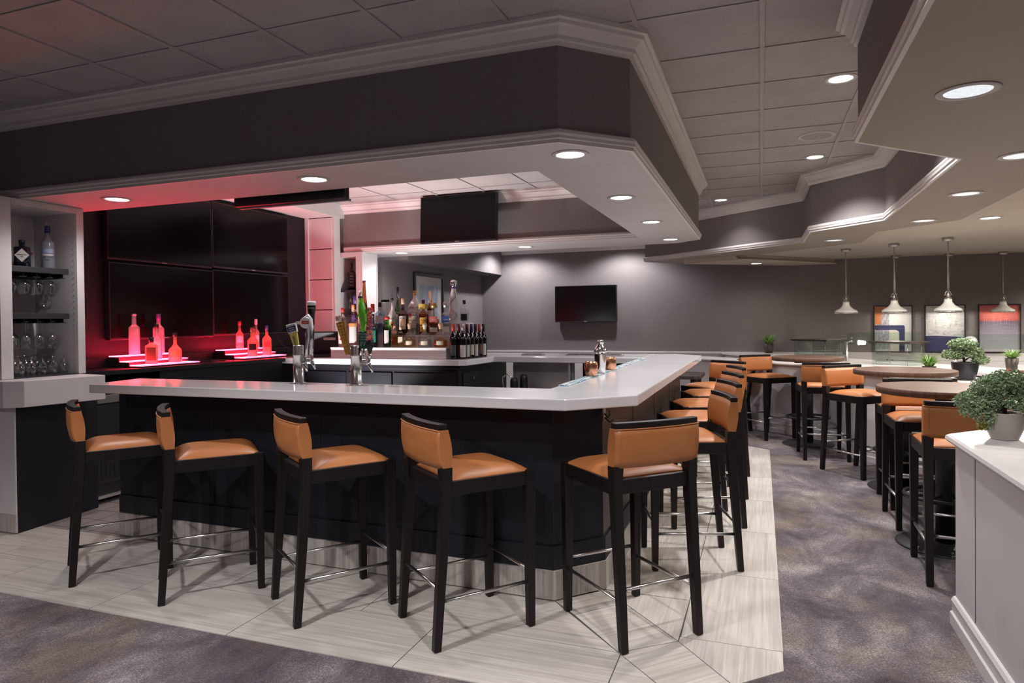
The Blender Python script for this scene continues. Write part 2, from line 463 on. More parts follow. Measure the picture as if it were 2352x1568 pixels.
bm = NB(); box(bm, -5.7, 3.79, 0, -5.52, 8.2, 2.96); struct('wall_bar', bm, M['navy'])
bm = NB(); box(bm, 7, -2.5, 0, 7.15, 11.95, 2.95); struct('wall_right', bm, M['paper'])
bm = NB(); box(bm, -8.1, -2.5, 0, -7.95, 12, 2.95); struct('wall_far_left', bm, M['paper'])

# zig-zag half wall on the right with its cap and base board
PW = [(-1.70, 10.74), (.86, 8.57), (.90, 7.66), (1.53, 7.0), (1.53, 4.35), (.85, 3.67), (.81, -2.0)]
bm = NB()
sweep(bm, PW, [(0, 0), (0, .852), (-.30, .852), (-.30, 0)])
for t in (3.2, 2.7, 2.2): pass
struct('wall_partition', bm, M['partition'])
bm = NB()
PC = [(-.33, .853), (.015, .853), (.032, .858), (.04, .870), (.036, .884), (.024, .890), (-.33, .890)]
sweep(bm, PW, PC)
struct('trim_8', bm, M['trim'])
bm = NB()
sweep(bm, PW, [(0, .0), (.022, .0), (.022, .055), (.014, .062), (.014, .105), (.018, .112), (.010, .128), (0, .132)])
struct('baseboard_partition', bm, M['trim'])
bm = NB()
for y in (3.35, 2.75, 2.15):
    xx = .81 + (y + 2) / 5.67 * .04
    box(bm, xx - .0015, y - .002, .14, xx + .001, y + .002, .85)
struct('trim_9', bm, M['grout'])

# ------------------------------------------------------------------ the bar
BASE = [(-4.116, 3.40), (-1.005, 3.31), (-.795, 3.54), (-.795, 7.22), (-1.0, 7.42)]
t = thing('bar_cabinet', 'dark panelled bar front with vein tile kick plate below the white counter', 'bar', (-2.5, 3.45, 0))
def rel(o, root):
    o.parent = root; o.matrix_parent_inverse = Matrix.Translation(-Vector(root.location)); return o
def part(name, bm, mat, root, **k):
    o = obj(name, bm, mat, **k)
    for v in o.data.vertices: v.co -= Vector(root.location)
    o.parent = root
    return o
def panel_run(path, z0, z1, th=.03): 
    bm = NB(); sweep(bm, path, [(0, z0), (0, z1), (-th, z1), (-th, z0)]); return bm
part('front_panel', panel_run(BASE[:3], .285, 1.008), M['navy'], t)
part('front_panel', panel_run([(-.7955, 3.541), (-.795, 7.22), (-1.0, 7.42)], .285, 1.008), M['espresso'], t)
part('skirting', panel_run(offset_path(BASE, .012), .165, .285, .04), M['navy'], t)
bm = NB()
uvl = bm.loops.layers.uv.new('UVMap')
sweep(bm, offset_path(BASE, .016), [(0, .012), (0, .160), (-.012, .165), (-.04, .165), (-.04, .012)])
acc = 0
bmesh.ops.recalc_face_normals(bm, faces=bm.faces)
for f in bm.faces:
    for l in f.loops:
        c = l.vert.co; h = c.x if abs(f.normal.y) > .5 else c.y
        l[uvl].uv = (c.z, h)
part('kick_tile', bm, M['kick'], t, recalc=False)
bm = NB()
for x in (-3.28, -2.45, -1.62):
    y = 3.40 - (x + 4.116) * .02893
    box(bm, x - .002, y - .0035, .29, x + .002, y + .001, 1.005)
for y in (4.45, 5.4, 6.3): box(bm, -.797, y - .002, .29, -.7925, y + .002, 1.005)
part('panel_seam', bm, M['black'], t)
bm = NB(); prism(bm, [(-4.08, 3.43), (-4.08, 3.53), (-1.13, 3.53), (-1.13, 7.20), (-.83, 7.20), (-.83, 3.56), (-1.02, 3.345)], .9, 1.005)
part('counter_support', bm, M['navy'], t)
bm = NB(); prism(bm, [(-4.08, 3.44), (-4.08, 3.50), (-1.13, 3.50), (-1.13, 7.20), (-1.09, 7.20), (-1.09, 3.44)], .02, .899)
part('inner_panel', bm, M['navy'], t)

bm = NB()
prism(bm, [(-4.0, 3.09), (-.87, 3.075), (-.575, 3.36), (-.575, 7.2), (-.86, 7.48), (-1.09, 7.48), (-1.09, 3.555), (-4.07, 3.53)], 1.012, CT)
o = obj('bar_countertop', bm, M['quartz'], bevel=.006); tag(o, 'long white stone bar countertop wrapping the front and right of the bar', 'countertop')
bm = NB()
prism(bm, [(-4.93, 6.0), (-2.77, 6.0), (-2.70, 6.05), (-2.66, 6.66), (-1.093, 6.66), (-1.093, 7.48), (-4.93, 7.44)], 1.007, CT)
o = obj('back_bar_countertop', bm, M['quartz'], bevel=.006); tag(o, 'white stone back bar countertop carrying the bottle riser and wine bottles', 'countertop')
for i, (x0, x1, y, lab) in enumerate(((-2.45, -2.22, 7.0, 'short metal drip tray on the back counter right of the wine bottles'), (-1.95, -1.35, 7.0, 'long metal drip tray on the back counter behind the cocktail shaker'))):
    bm = NB(); box(bm, x0, y - .07, CT + .001, x1, y + .07, CT + .012)
    tr = thing('drip_tray', lab, 'drip tray', ((x0 + x1) / 2, y, CT + .001), 0, 'drip trays on the back counter')
    part('tray', bm, M['steel'], tr)
    bm = NB()
    n = int((x1 - x0) / .02)
    for k in range(n): box(bm, x0 + .01 + k * .02, y - .06, CT + .0125, x0 + .018 + k * .02, y + .06, CT + .016)
    part('grate', bm, M['blackmetal'], tr)

# teal bar mat lying along the inner edge
mt, nt, b = newmat('printed_bar_mat')
f = noise(nt, texco(nt, 'Object', (14, 3, 1)), 2.4, 3, .6)
nt.links.new(ramp(nt, f, [(.50, (.50, .53, .54)), (.54, (.03, .17, .25)), (.60, (.05, .22, .30)), (.66, (.48, .53, .54))]), b.inputs['Base Color'])
b.inputs['Roughness'].default_value = .5
bm = NB(); box(bm, -1.087, 3.70, CT + .001, -1.025, 6.45, CT + .006)
o = obj('bar_mat', bm, mt, bevel=.002); tag(o, 'long teal printed rubber bar mat along the inner counter edge', 'bar mat')

# coat hook under the right corner
t = thing('coat_hook', 'small black double hook under the bar counter corner', 'hook', (-.80, 3.53, .95))
bm = NB(); box(bm, -.012, -.04, -.04, .004, -.032, .05); obj('back_plate', bm, M['nickel'], t, bevel=.002)
bm = NB(); tube(bm, [(-.004, -.036, .0), (-.004, -.07, -.02), (-.004, -.085, .0), (-.004, -.08, .02)], .004); tube(bm, [(-.004, -.036, -.02), (.014, -.06, -.045), (.02, -.085, -.03)], .004)
obj('prong', bm, M['black'], t)
t.rotation_euler = (0, 0, R(47))

# left half wall with its thick mitred cap
bm = NB(); prism(bm, [(-4.83, 3.19), (-4.90, 3.85), (-7.6, 3.85), (-7.6, 3.19)], 0, .884, 0); struct('wall_half_left', bm, M['navy'])
bm = NB(); box(bm, -7.6, 3.178, .135, -4.832, 3.189, .884); struct('trim_10', bm, M['cab_white'])
bm = NB(); prism(bm, [(-7.6, 3.088), (-4.80, 3.088), (-4.70, 3.16), (-4.615, 3.70), (-4.86, 3.75), (-7.6, 3.75)], .886, CT); struct('trim_11', bm, M['trim'], bevel=.004)
bm = NB(); uvl = bm.loops.layers.uv.new('UVMap'); box(bm, -7.6, 3.172, .012, -4.826, 3.186, .134)
for f in bm.faces:
    for l in f.loops: l[uvl].uv = (l.vert.co.z, l.vert.co.x)
struct('baseboard_left', bm, M['kick'])

# left display cabinet with shelves
CX = -4.93
t = thing('display_cabinet', 'white open cabinet with two dark glass shelves at the far left', 'cabinet', (-5.15, 3.47, 1.07))
bm = NB()
box(bm, -5.42, 3.165, 1.069, -5.40, 3.79, 2.342); 
part('back_panel', bm, M['cab_white'], t)
bm = NB(); box(bm, -5.40, 3.165, 1.069, CX, 3.247, 2.342); part('side_panel', bm, M['cab_white'], t, bevel=.002)
bm = NB(); box(bm, -5.40, 3.73, 1.069, CX, 3.788, 2.342); part('side_panel', bm, M['cab_white'], t, bevel=.002)
bm = NB(); box(bm, -5.40, 3.248, 2.298, CX, 3.729, 2.342); part('top_panel', bm, M['cab_white'], t)
bm = NB(); box(bm, -5.40, 3.248, 1.069, CX, 3.729, 1.074); part('bottom_panel', bm, M['shelf'], t)
for z in (1.83, 1.492):
    bm = NB(); box(bm, -5.395, 3.252, z, CX - .05, 3.70, z + .042); sh = part('shelf', bm, M['shelf'], t, bevel=.002)
    bm = NB()
    for k in range(5): box(bm, -5.35, 3.262 + k * .098, z - .032, CX - .09, min(3.312 + k * .098, 3.70), z - .026); box(bm, -5.35, 3.284 + k * .098, z - .027, CX - .09, 3.290 + k * .098, z)
    r_ = obj('glass_rack', bm, M['shelf']); 
    for v in r_.data.vertices: v.co -= Vector(t.location)
    r_.parent = sh
bm = NB()
for zz in range(26):
    for xx in (-4.97, -5.28): lathe(bm, [(.003, 0), (.003, .001)], 6, (xx, 3.7285, 1.13 + zz * .045))
    box(bm, -4.972, 3.7283, 1.128 + zz * .045, -4.968, 3.7298, 1.132 + zz * .045)
part('shelf_pin_hole', bm, M['black'], t)

# left back counter: dark worktop, dark fronts, under-counter fridge
bm = NB(); prism(bm, [(-5.045, 3.80), (-4.80, 5.98), (-4.94, 5.99), (-4.94, 7.25), (-5.515, 7.25), (-5.515, 3.80)], 1.03, CT); o = obj('side_countertop', bm, M['navy'], bevel=.003)
tag(o, 'dark side worktop under the wall of four screens', 'countertop')
bm = NB(); prism(bm, [(-5.50, 3.92), (-5.50, 7.20), (-5.42, 7.20), (-5.42, 3.92)], CT + .001, 1.15); o = obj('cable_ledge', bm, M['navy'], bevel=.003)
tag(o, 'low dark ledge along the screen wall behind the lit bottles', 'ledge')
t = thing('base_cabinet', 'dark base cabinet front under the side worktop left of the bar well', 'cabinet', (-5.1, 5.0, 0))
bm = NB(); prism(bm, [(-4.98, 4.52), (-4.83, 5.96), (-5.5, 5.96), (-5.5, 4.52)], .1, 1.028); part('carcass', bm, M['navy'], t)
bm = NB(); prism(bm, [(-5.02, 4.55), (-4.90, 5.94), (-5.48, 5.94), (-5.48, 4.55)], .007, .099); part('plinth', bm, M['black'], t)
bm = NB(); prism(bm, [(-4.935, 4.80), (-4.875, 5.40), (-4.90, 5.40), (-4.96, 4.80)], .82, .865); part('steel_edge', bm, M['steel'], t)
t = thing('bottle_fridge', 'black under-counter fridge in the gap left of the bar', 'fridge', (-5.2, 4.2, 0))
bm = NB(); box(bm, -5.48, 3.87, .04, -4.99, 4.50, .90); part('body', bm, M['black'], t, bevel=.004)
bm = NB(); box(bm, -4.989, 3.90, .16, -4.965, 4.48, .80); part('door', bm, M['black'], t, bevel=.004)
bm = NB(); box(bm, -4.989, 3.90, .812, -4.958, 4.48, .875); part('handle_rail', bm, M['steel'], t, bevel=.003)
bm = NB()
for k in range(10): box(bm, -4.964, 3.93, .2 + k * .03, -4.962, 4.46, .205 + k * .03)
for k in range(14): box(bm, -4.964, 3.93 + k * .04, .2, -4.962, 3.934 + k * .04, .475)
part('grille', bm, M['blackmetal'], t)
bm = NB(); box(bm, -4.964, 3.97, .50, -4.961, 4.12, .53); part('blue_badge', bm, pm('blue_badge', (.07, .08, .22), .4), t)
bm = NB(); box(bm, -4.989, 3.88, .05, -4.955, 4.49, .075); part('foot_rail', bm, M['steel'], t)

# four wall screens
def screen(name, label, x, y, z, w, h, axis, th=.05, group=None, tilt=0., logo=True, mount=None):
    """flat screen facing +x (axis 'x') or -y (axis 'y'); location at its centre"""
    t = thing(name, label, 'tv screen', (x, y, z), R(90) if axis == 'x' else 0, group)
    t.rotation_euler = (tilt, 0, R(90) if axis == 'x' else 0)
    bm = NB(); box(bm, -w / 2, -.012, -h / 2, w / 2, th, h / 2); obj('housing', bm, M['bezel'], t, bevel=.004)
    bm = NB(); box(bm, -w / 2 + .010, -.0135, -h / 2 + .018, w / 2 - .010, -.0122, h / 2 - .010); obj('display_panel', bm, M['screen'], t)
    if logo:
        bm = NB(); box(bm, -.028, -.0142, -h / 2 + .004, .028, -.0123, -h / 2 + .013); obj('badge', bm, M['nickel'], t)
    if mount:
        bm = NB(); box(bm, -.18, th, -.12, .18, mount, .12); obj('wall_bracket', bm, M['blackmetal'], t)
    return t
for (yc, zc, lab) in ((5.022, 2.380, 'upper left screen of the four-screen wall'), (6.255, 2.392, 'upper right screen of the four-screen wall'),
                      (5.032, 1.655, 'lower left screen of the four-screen wall behind the red lit bottles'), (6.255, 1.668, 'lower right screen of the four-screen wall')):
    screen('wall_screen', 'large black ' + lab, -5.462, yc, zc, 1.222, .70, 'x', .045, 'four screens on the dark wall')
bm = NB()
tube(bm, [(-5.44, 6.5, 1.30), (-5.43, 6.52, 1.2), (-5.40, 6.5, 1.155)], .004); tube(bm, [(-5.44, 6.62, 1.3), (-5.43, 6.7, 1.18), (-5.3, 6.75, 1.1)], .004); tube(bm, [(-5.44, 6.2, 1.3), (-5.44, 6.18, 1.2), (-5.44, 6.22, 1.155)], .004)
o = obj('power_cables', bm, M['black']); tag(o, 'black cables hanging below the lower right wall screen', 'cable')
bm = NB(); tube(bm, [(-5.05, 5.02, CT + .006), (-5.12, 5.1, CT + .03), (-5.06, 5.2, CT + .006), (-5.16, 5.3, CT + .02), (-5.1, 5.42, CT + .006), (-5.2, 5.5, CT + .006)], .005)
o = obj('coiled_cable', bm, M['black']); tag(o, 'tangle of black cable on the side worktop between the lit steps', 'cable')
screen('wall_screen', 'black flat screen on the pinkish wall above the bottles', -3.37, 7.33, 2.665, .985, .565, 'y', .06, None, R(-3), True, .168)
screen('wall_screen', 'small black flat screen on the far back wall above the chair rail', -2.915, 11.70, 1.735, 1.12, .645, 'y', .05, None, 0, True, .099)
t = thing('hung_screen', 'dark back of a screen hung under the soffit edge', 'tv screen', (-3.14, 3.985, 2.57))
bm = NB(); box(bm, -.475, -.03, -.275, .475, .03, .28); obj('housing', bm, M['black'], t, bevel=.006)
bm = NB(); box(bm, -.475, .02, -.285, .475, .05, -.272); obj('lower_bezel', bm, pm('silver_grey', (.25, .24, .25), .4), t, bevel=.002)
bm = NB()
for x in (-.43, -.3, -.12, .05, .22, .4): box(bm, x - .008, -.032, -.26, x + .008, -.029, -.24)
box(bm, -.28, -.04, -.25, -.1, -.03, -.21)
obj('bracket_plate', bm, M['blackmetal'], t)
bm = NB(); box(bm, -.15, -.02, .27, .15, .02, .398); obj('ceiling_bracket', bm, M['blackmetal'], t)

# pillar of boards beside the screens
bm = NB()
zs = [1.072, 1.22, 1.608, 1.995, 2.385, 2.785]
for a, b in zip(zs[:-1], zs[1:]):
    box(bm, -5.50, 7.30, a + .006, -5.125, 7.40, b - .006, 0)
box(bm, -5.505, 7.315, 1.07, -5.14, 7.42, 2.788, 1)
box(bm, -5.123, 7.31, 1.07, -5.09, 7.44, 2.788, 0)
struct('wall_pillar', bm, [M['cab_white'], pm('groove', (.10, .04, .05), .8)])
bm = NB(); box(bm, -5.515, 7.28, 1.07, -5.465, 7.30, 2.788); struct('trim_12', bm, M['cab_white'])

# bottle cabinet beside the pillar
t = thing('display_cabinet', 'narrow white cabinet with two dark shelves behind the bottle riser', 'cabinet', (-5.0, 7.6, CT))
bm = NB(); box(bm, -5.20, 7.78, CT + .002, -4.76, 7.80, 2.343); part('back_panel', bm, M['cab_white'], t)
bm = NB(); box(bm, -5.20, 7.45, CT + .002, -5.13, 7.779, 2.343); part('side_panel', bm, M['cab_white'], t)
bm = NB(); box(bm, -4.865, 7.45, CT + .002, -4.77, 7.779, 2.343); part('side_panel', bm, M['cab_white'], t)
bm = NB(); box(bm, -5.129, 7.45, 2.285, -4.866, 7.779, 2.343); part('top_panel', bm, M['cab_white'], t)
for z in (1.838, 1.52): 
    bm = NB(); box(bm, -5.128, 7.48, z, -4.867, 7.778, z + .025); part('shelf', bm, M['shelf'], t, bevel=.002)

# back bar base units
t = thing('back_bar_cabinet', 'dark back bar cabinet with doors below the bottle riser', 'cabinet', (-3.8, 6.6, 0))
bm = NB(); box(bm, -4.75, 6.075, .1, -2.80, 7.4, .96); part('carcass', bm, M['navy'], t)
bm = NB(); box(bm, -4.70, 6.12, .007, -2.85, 7.35, .099); part('plinth', bm, M['black'], t)
bm = NB(); box(bm, -4.77, 6.05, .962, -2.775, 7.4, 1.005); part('top_rail', bm, M['navy'], t, bevel=.004)
for x0, x1 in ((-4.62, -4.10), (-4.07, -3.55), (-3.53, -2.83)):
    bm = NB(); box(bm, x0, 6.058, .14, x1, 6.074, .925); d = part('door', bm, M['navy'], t, bevel=.003)
bm = NB(); box(bm, -2.799, 6.15, .14, -2.783, 6.62, .925); d = part('door', bm, M['navy'], t, bevel=.003)
bm = NB(); lathe(bm, [(.009, 0), (.009, .006)], 12, (0, 0, 0)); l_ = obj('lock', bm, M['nickel']); l_.parent = d; l_.location = Vector((-2.782, 6.4, .86)) - Vector(t.location); l_.rotation_euler = (0, R(90), 0)
t = thing('steel_sink_unit', 'stainless steel sink unit under the back counter', 'sink', (-2.2, 6.9, 0))
bm = NB(); box(bm, -2.55, 6.95, .55, -1.86, 6.97, 1.0); part('back_splash', bm, M['stainless'], t)
bm = NB()
box(bm, -2.55, 6.45, .70, -1.86, 6.95, .715); box(bm, -2.55, 6.44, .62, -1.86, 6.449, .75)
part('drain_board', bm, M['stainless'], t, bevel=.003)
bm = NB(); tube(bm, [(-2.50, 6.5, .715), (-2.50, 6.5, .86), (-2.44, 6.48, .9), (-2.38, 6.46, .86)], .009); part('tap', bm, M['chrome'], t)
bm = NB(); box(bm, -2.52, 6.5, 0, -2.48, 6.94, .699); box(bm, -1.92, 6.5, 0, -1.88, 6.94, .699); part('leg_frame', bm, M['stainless'], t)
t = thing('open_shelf_unit', 'dark open shelf unit with steel upright under the back counter', 'shelf', (-1.5, 6.95, 0))
bm = NB(); box(bm, -1.83, 7.2, .1, -1.15, 7.22, 1.0); box(bm, -1.18, 6.7, .1, -1.15, 7.2, 1.0); part('carcass', bm, M['navy'], t)
bm = NB(); box(bm, -1.83, 6.70, .80, -1.19, 7.19, .82); part('shelf_board', bm, M['navy'], t)
bm = NB(); box(bm, -1.855, 6.70, .1, -1.832, 6.73, 1.0); part('upright', bm, M['stainless'], t)
for i, (x, y, h, lab) in enumerate(((-2.42, 6.62, .13, 'black bar jug on the steel sink unit'), (-2.34, 6.70, .16, 'taller black bar jug on the steel sink unit'))):
    bm = NB(); lathe(bm, [(.038, 0), (.042, .02), (.04, h * .8), (.03, h), (.024, h)], 16); o = obj('bar_jug', bm, M['black'], loc=(x, y, .7165)); tag(o, lab, 'jug', 'jugs on the sink unit')

# stepped white riser for the bottles
t = thing('bottle_riser', 'three-step white riser on the back counter holding liquor bottles', 'riser', (-3.6, 6.3, CT + .001))
for a, b, z0, z1, x1 in ((6.09, 6.26, CT + .001, 1.18, -2.945), (6.26, 6.42, CT + .001, 1.30, -2.905), (6.42, 6.60, CT + .001, 1.425, -2.87)):
    bm = NB(); box(bm, -4.30, a + .0005, z0, x1, b - .0005, z1 - .014); box(bm, -4.305, a - .004, z1 - .0135, x1 + .004, b - .005, z1); part('step', bm, pm('riser_white', (.80, .76, .765), .45, var=.02), t, bevel=.0015)
T1, T2, T3 = (6.17, 1.1805), (6.34, 1.3005), (6.50, 1.4255)

# ------------------------------------------------------------------ bottles and glassware
WHITE = pm('label_white', (.60, .58, .56), .5, var=.03); CREAM = pm('label_cream', (.66, .60, .48), .5)
RED = pm('label_red', (.45, .03, .03), .45); BLUE = pm('label_blue', (.05, .10, .38), .45); NAVYL = pm('label_navy', (.03, .03, .12), .45)
BLK = pm('label_black', (.012, .012, .013), .4); GOLD = pm('cap_gold', (.55, .36, .13), .3, .8); TAN = pm('cork_tan', (.62, .40, .27), .6)
YEL = pm('label_yellow', (.66, .46, .10), .5); MAROON = pm('capsule_maroon', (.10, .018, .03), .4); SILVER = pm('cap_silver', (.6, .58, .57), .3, .9)
ORANGE = pm('label_orange', (.68, .30, .12), .5); PURPLE = pm('cap_purple', (.09, .045, .22), .4); GREENL = pm('label_green', (.012, .15, .10), .45)
BROWNL = pm('label_brown', (.16, .05, .03), .5); PALER = pm('label_pale_red', (.55, .13, .11), .5)
CERAM = pm('white_ceramic', (.74, .72, .72), .22, var=.02, coat=.3)
G_CLEAR = glass('bottle_clear', (.96, .97, .97), .03, .06, .38, (.74, .78, .78))
G_AMBER = glass('amber_liquid', (.90, .60, .22), .03, .02, .15, (.74, .40, .10)); G_PALE = glass('pale_gold_liquid', (.95, .84, .55), .03, .02, .15, (.80, .64, .32))
G_BROWN = glass('brown_spirit', (.50, .19, .08), .03, .05, .3, (.26, .07, .03)); G_GREEN = glass('green_glass', (.18, .62, .16), .04, .06, .35, (.05, .30, .05))
G_OLIVE = glass('olive_glass', (.36, .48, .22), .04, .07, .5, (.14, .22, .08)); G_BLUE = glass('pale_blue_glass', (.70, .82, .90), .03, .08, .6, (.45, .56, .66))
G_RUST = glass('rust_spirit', (.76, .40, .17), .03, .03, .2, (.50, .20, .07)); G_COGN = glass('brown_glass', (.58, .28, .13), .04, .06, .35, (.34, .13, .05))
WINE = pm('wine_bottle_glass', (.006, .004, .006), .08, spec=.7); DGREEN = pm('dark_green_glass', (.006, .02, .013), .1, spec=.7); NAVG = pm('dark_blue_glass', (.006, .008, .018), .1, spec=.7)
def frosted(name, col):
    m, nt, b = newmat(name); nt.nodes.remove(b); out = nt.nodes['Material Output']
    tl = nt.nodes.new('ShaderNodeBsdfTranslucent'); tr = nt.nodes.new('ShaderNodeBsdfTransparent'); gl = nt.nodes.new('ShaderNodeBsdfGlossy')
    f = noise(nt, texco(nt, 'Object'), 18, 3)
    c = ramp(nt, f, [(.3, tuple(x * .85 for x in col)), (.7, col)])
    nt.links.new(c, tl.inputs['Color']); tr.inputs['Color'].default_value = col + (1,); gl.inputs['Roughness'].default_value = .12
    df = nt.nodes.new('ShaderNodeBsdfDiffuse'); nt.links.new(c, df.inputs['Color'])
    m0 = nt.nodes.new('ShaderNodeMixShader'); m0.inputs[0].default_value = .38
    nt.links.new(tl.outputs[0], m0.inputs[1]); nt.links.new(df.outputs[0], m0.inputs[2])
    m1 = nt.nodes.new('ShaderNodeMixShader'); m1.inputs[0].default_value = .35
    nt.links.new(m0.outputs[0], m1.inputs[1]); nt.links.new(tr.outputs[0], m1.inputs[2])
    lw = nt.nodes.new('ShaderNodeLayerWeight'); lw.inputs['Blend'].default_value = .25
    m2 = nt.nodes.new('ShaderNodeMixShader'); nt.links.new(lw.outputs['Fresnel'], m2.inputs[0])
    nt.links.new(m1.outputs[0], m2.inputs[1]); nt.links.new(gl.outputs[0], m2.inputs[2]); nt.links.new(m2.outputs[0], out.inputs['Surface'])
    return m
FROST = frosted('frosted_glass', (.95, .93, .95)); FROST_B = frosted('frosted_blue_glass', (.74, .77, .85)); FROST_W = frosted('frosted_whisky', (.85, .62, .45))

def bend(o, r):
    for v in o.data.vertices:
        a = v.co.x / r; v.co.z -= r * (1 - math.cos(a)); v.co.x = r * math.sin(a)
def patch(r, z0, z1, ang, mat, parent, name='label', a0=0., flat=None, seg=10):
    bm = NB()
    if flat:
        box(bm, -flat, -r - .0012, z0, flat, -r - .0002, z1)
    else:
        for k in range(seg):
            a, b = a0 - ang + 2 * ang * k / seg, a0 - ang + 2 * ang * (k + 1) / seg
            v = [bm.verts.new(((r + .0008) * math.sin(x), -(r + .0008) * math.cos(x), z)) for x, z in ((a, z0), (b, z0), (b, z1), (a, z1))]
            bm.faces.new(v)
    return obj(name, bm, mat, parent, recalc=False)
def bottle(label, loc, h, r, gm, s0=.58, s1=.72, rn=.30, cap=None, liq=None, labels=(), text=(), sq=0., rz=.35, group=None, prof=None, seg=20, cat='bottle', name='liquor_bottle', capr=1.12):
    """cap: (start fraction, material); liq: (material, fill fraction); labels: (z0, z1, half angle, material); text: (string, size, z, material)"""
    t = thing(name, label, cat, (loc[0], loc[1], loc[2] + .0006), rz, group)
    hc = h * (cap[0] if cap else 1.)
    nr = r * rn
    if prof is None:
        prof = [(r * .55, 0), (r * .94, 0), (r, h * .018), (r, h * s0)]
        for k in range(1, 6):
            f = k / 5; e = .5 - .5 * math.cos(PI * f); prof.append((r + (nr - r) * e, h * (s0 + (s1 - s0) * f)))
        prof += [(nr * .98, hc)]
    else: prof = [(a * r, b * h) for a, b in prof]
    bm = NB(); lathe(bm, prof, seg, sq=sq); obj('bottle_body', bm, gm, t)
    if liq:
        lim = h * liq[1]; p2 = [(a * .93, max(b, .006)) for a, b in prof if b <= lim]
        p2.append((p2[-1][0] if lim < h * s0 else nr * .8, lim))
        bm = NB(); lathe(bm, p2, seg, sq=sq); obj('liquid', bm, liq[0], t)
    if cap:
        bm = NB(); lathe(bm, [(nr * capr, hc), (nr * capr, h * .992), (nr * capr * .9, h)], 16); obj('cap', bm, cap[1], t)
    rr = r * (1. if not sq else 1.)
    for z0, z1, a, m in labels: patch(rr, h * z0, h * z1, a, m, t, flat=(r * .74 if sq else None))
    for s, size, z, m in text:
        o = lettering(s, size, m, t, (0, -(rr + .0016), h * z), (R(90), 0, 0))
        if not sq: bend(o, rr)
    return t
RG = 'liquor bottles on the white riser'
def T(x, t): return (x, t[0], t[1])
# bottom step
a = bottle('clear vodka bottle with red cap and cherry label at the left end of the riser', T(-4.203, T1), .42, .048, G_CLEAR, .62, .74, .30, (.88, RED), (G_CLEAR, .6), [(.08, .40, .9, WHITE), (.40, .50, 1.1, RED)], [('CHERRY', .020, .45, WHITE), ('Pure', .022, .555, NAVYL)], group=RG)
for x, z in ((-.02, .3), (.018, .26), (-.012, .18), (.022, .12), (.0, .34)): patch(.0482, .42 * z, .42 * z + .018, .2, RED, a, 'cherry_print', x * 22)
bottle('clear orange flavoured vodka bottle behind the amber tap handle', T(-4.07, T1), .45, .048, G_CLEAR, .62, .74, .30, (.88, ORANGE), (G_CLEAR, .6), [(.10, .48, .9, WHITE), (.48, .56, 1.1, ORANGE)], group=RG)
bottle('clear vodka bottle with blue lettering right of the amber tap handle', T(-3.951, T1), .36, .046, G_CLEAR, .74, .84, .36, (.9, SILVER), (G_CLEAR, .7), [(.72, .78, .5, SILVER)], [('ABSOLUT', .021, .60, BLUE), ('VODKA', .021, .52, BLUE)], group=RG)
bottle('dark herbal liqueur bottle behind the green tap sign', T(-3.829, T1), .35, .050, DGREEN, .62, .74, .32, (.88, BLK), None, [(.15, .5, .7, GREENL)], sq=.6, group=RG)
bottle('bright green gin bottle right of the flowered tap handle', T(-3.660, T1), .32, .041, G_GREEN, .66, .74, .62, (.9, RED), (G_GREEN, .6), [(.12, .55, .6, WHITE)], group=RG)
bottle('short square bottle of amber tequila left of the round stoppered decanters', T(-3.569, T1), .223, .032, G_CLEAR, .66, .78, .4, (.84, TAN), (G_AMBER, .6), [(.66, .78, .6, BROWNL)], sq=.6, group=RG)
bottle('short square bottle of pale tequila beside the amber one', T(-3.500, T1), .215, .031, G_CLEAR, .66, .78, .4, (.84, TAN), (G_PALE, .72), [(.2, .5, .6, CREAM)], sq=.6, group=RG)
DEC = [(.6, 0), (.97, 0), (1, .05), (.99, .28), (.90, .43), (.66, .55), (.36, .62), (.22, .66), (.20, .76)]
for x, r, h, lm, lab, st in ((-3.395, .064, .255, G_PALE, 'squat round decanter of pale gold tequila with ball stopper, leftmost of three', TAN), (-3.219, .072, .25, G_CLEAR, 'squat round decanter of clear tequila with ball stopper, middle of three', pm('stopper_pale', (.62, .60, .42), .5)), (-3.042, .072, .253, G_AMBER, 'squat round decanter of gold tequila with ball stopper, rightmost of three', TAN)):
    t = bottle(lab, T(x, T1), h, r, G_CLEAR, .4, .6, .2, None, (lm, .40), (), sq=.0, prof=DEC, group=RG, seg=24)
    bm = NB(); lathe(bm, [(r * .2, h * .74), (r * .3, h * .76), (r * .22, h * .79), (r * .34, h * .86), (r * .33, h * .93), (r * .18, h * .99), (.001, h)], 16); obj('stopper', bm, st, t)
    patch(r, h * .10, h * .26, .5, pm('frost_label', (.62, .58, .42), .5), t)
# middle step
bottle('tall brandy bottle with purple cap above the orange vodka', T(-4.165, T2), .43, .034, G_RUST, .55, .66, .38, (.80, PURPLE), (G_RUST, .55), [(.35, .52, .9, PURPLE), (.60, .66, .9, CREAM)], group=RG)
bottle('thin bottle with bright red cap beside the green shark handle', T(-3.935, T2), .34, .033, G_CLEAR, .6, .72, .42, (.74, RED), (G_CLEAR, .5), [(.1, .5, .9, WHITE)], group=RG, capr=1.5)
bottle('pale blue square gin bottle with etched crest', T(-3.845, T2), .355, .046, G_BLUE, .66, .76, .36, (.86, BLK), (G_BLUE, .6), [(.38, .60, .5, pm('label_ice', (.60, .66, .72), .5))], [('GIN', .022, .30, NAVYL)], sq=.5, group=RG)
t = bottle('opaque white coconut rum bottle with palm print and blue pourer', T(-3.693, T2), .40, .053, CERAM, .46, .74, .26, (.90, BLK), None, (), [('MALIBU', .020, .44, BLK)], group=RG)
patch(.0532, .40 * .2, .40 * .36, .42, ORANGE, t, 'palm_print'); patch(.0535, .40 * .25, .40 * .31, .2, BROWNL, t, 'palm_print')
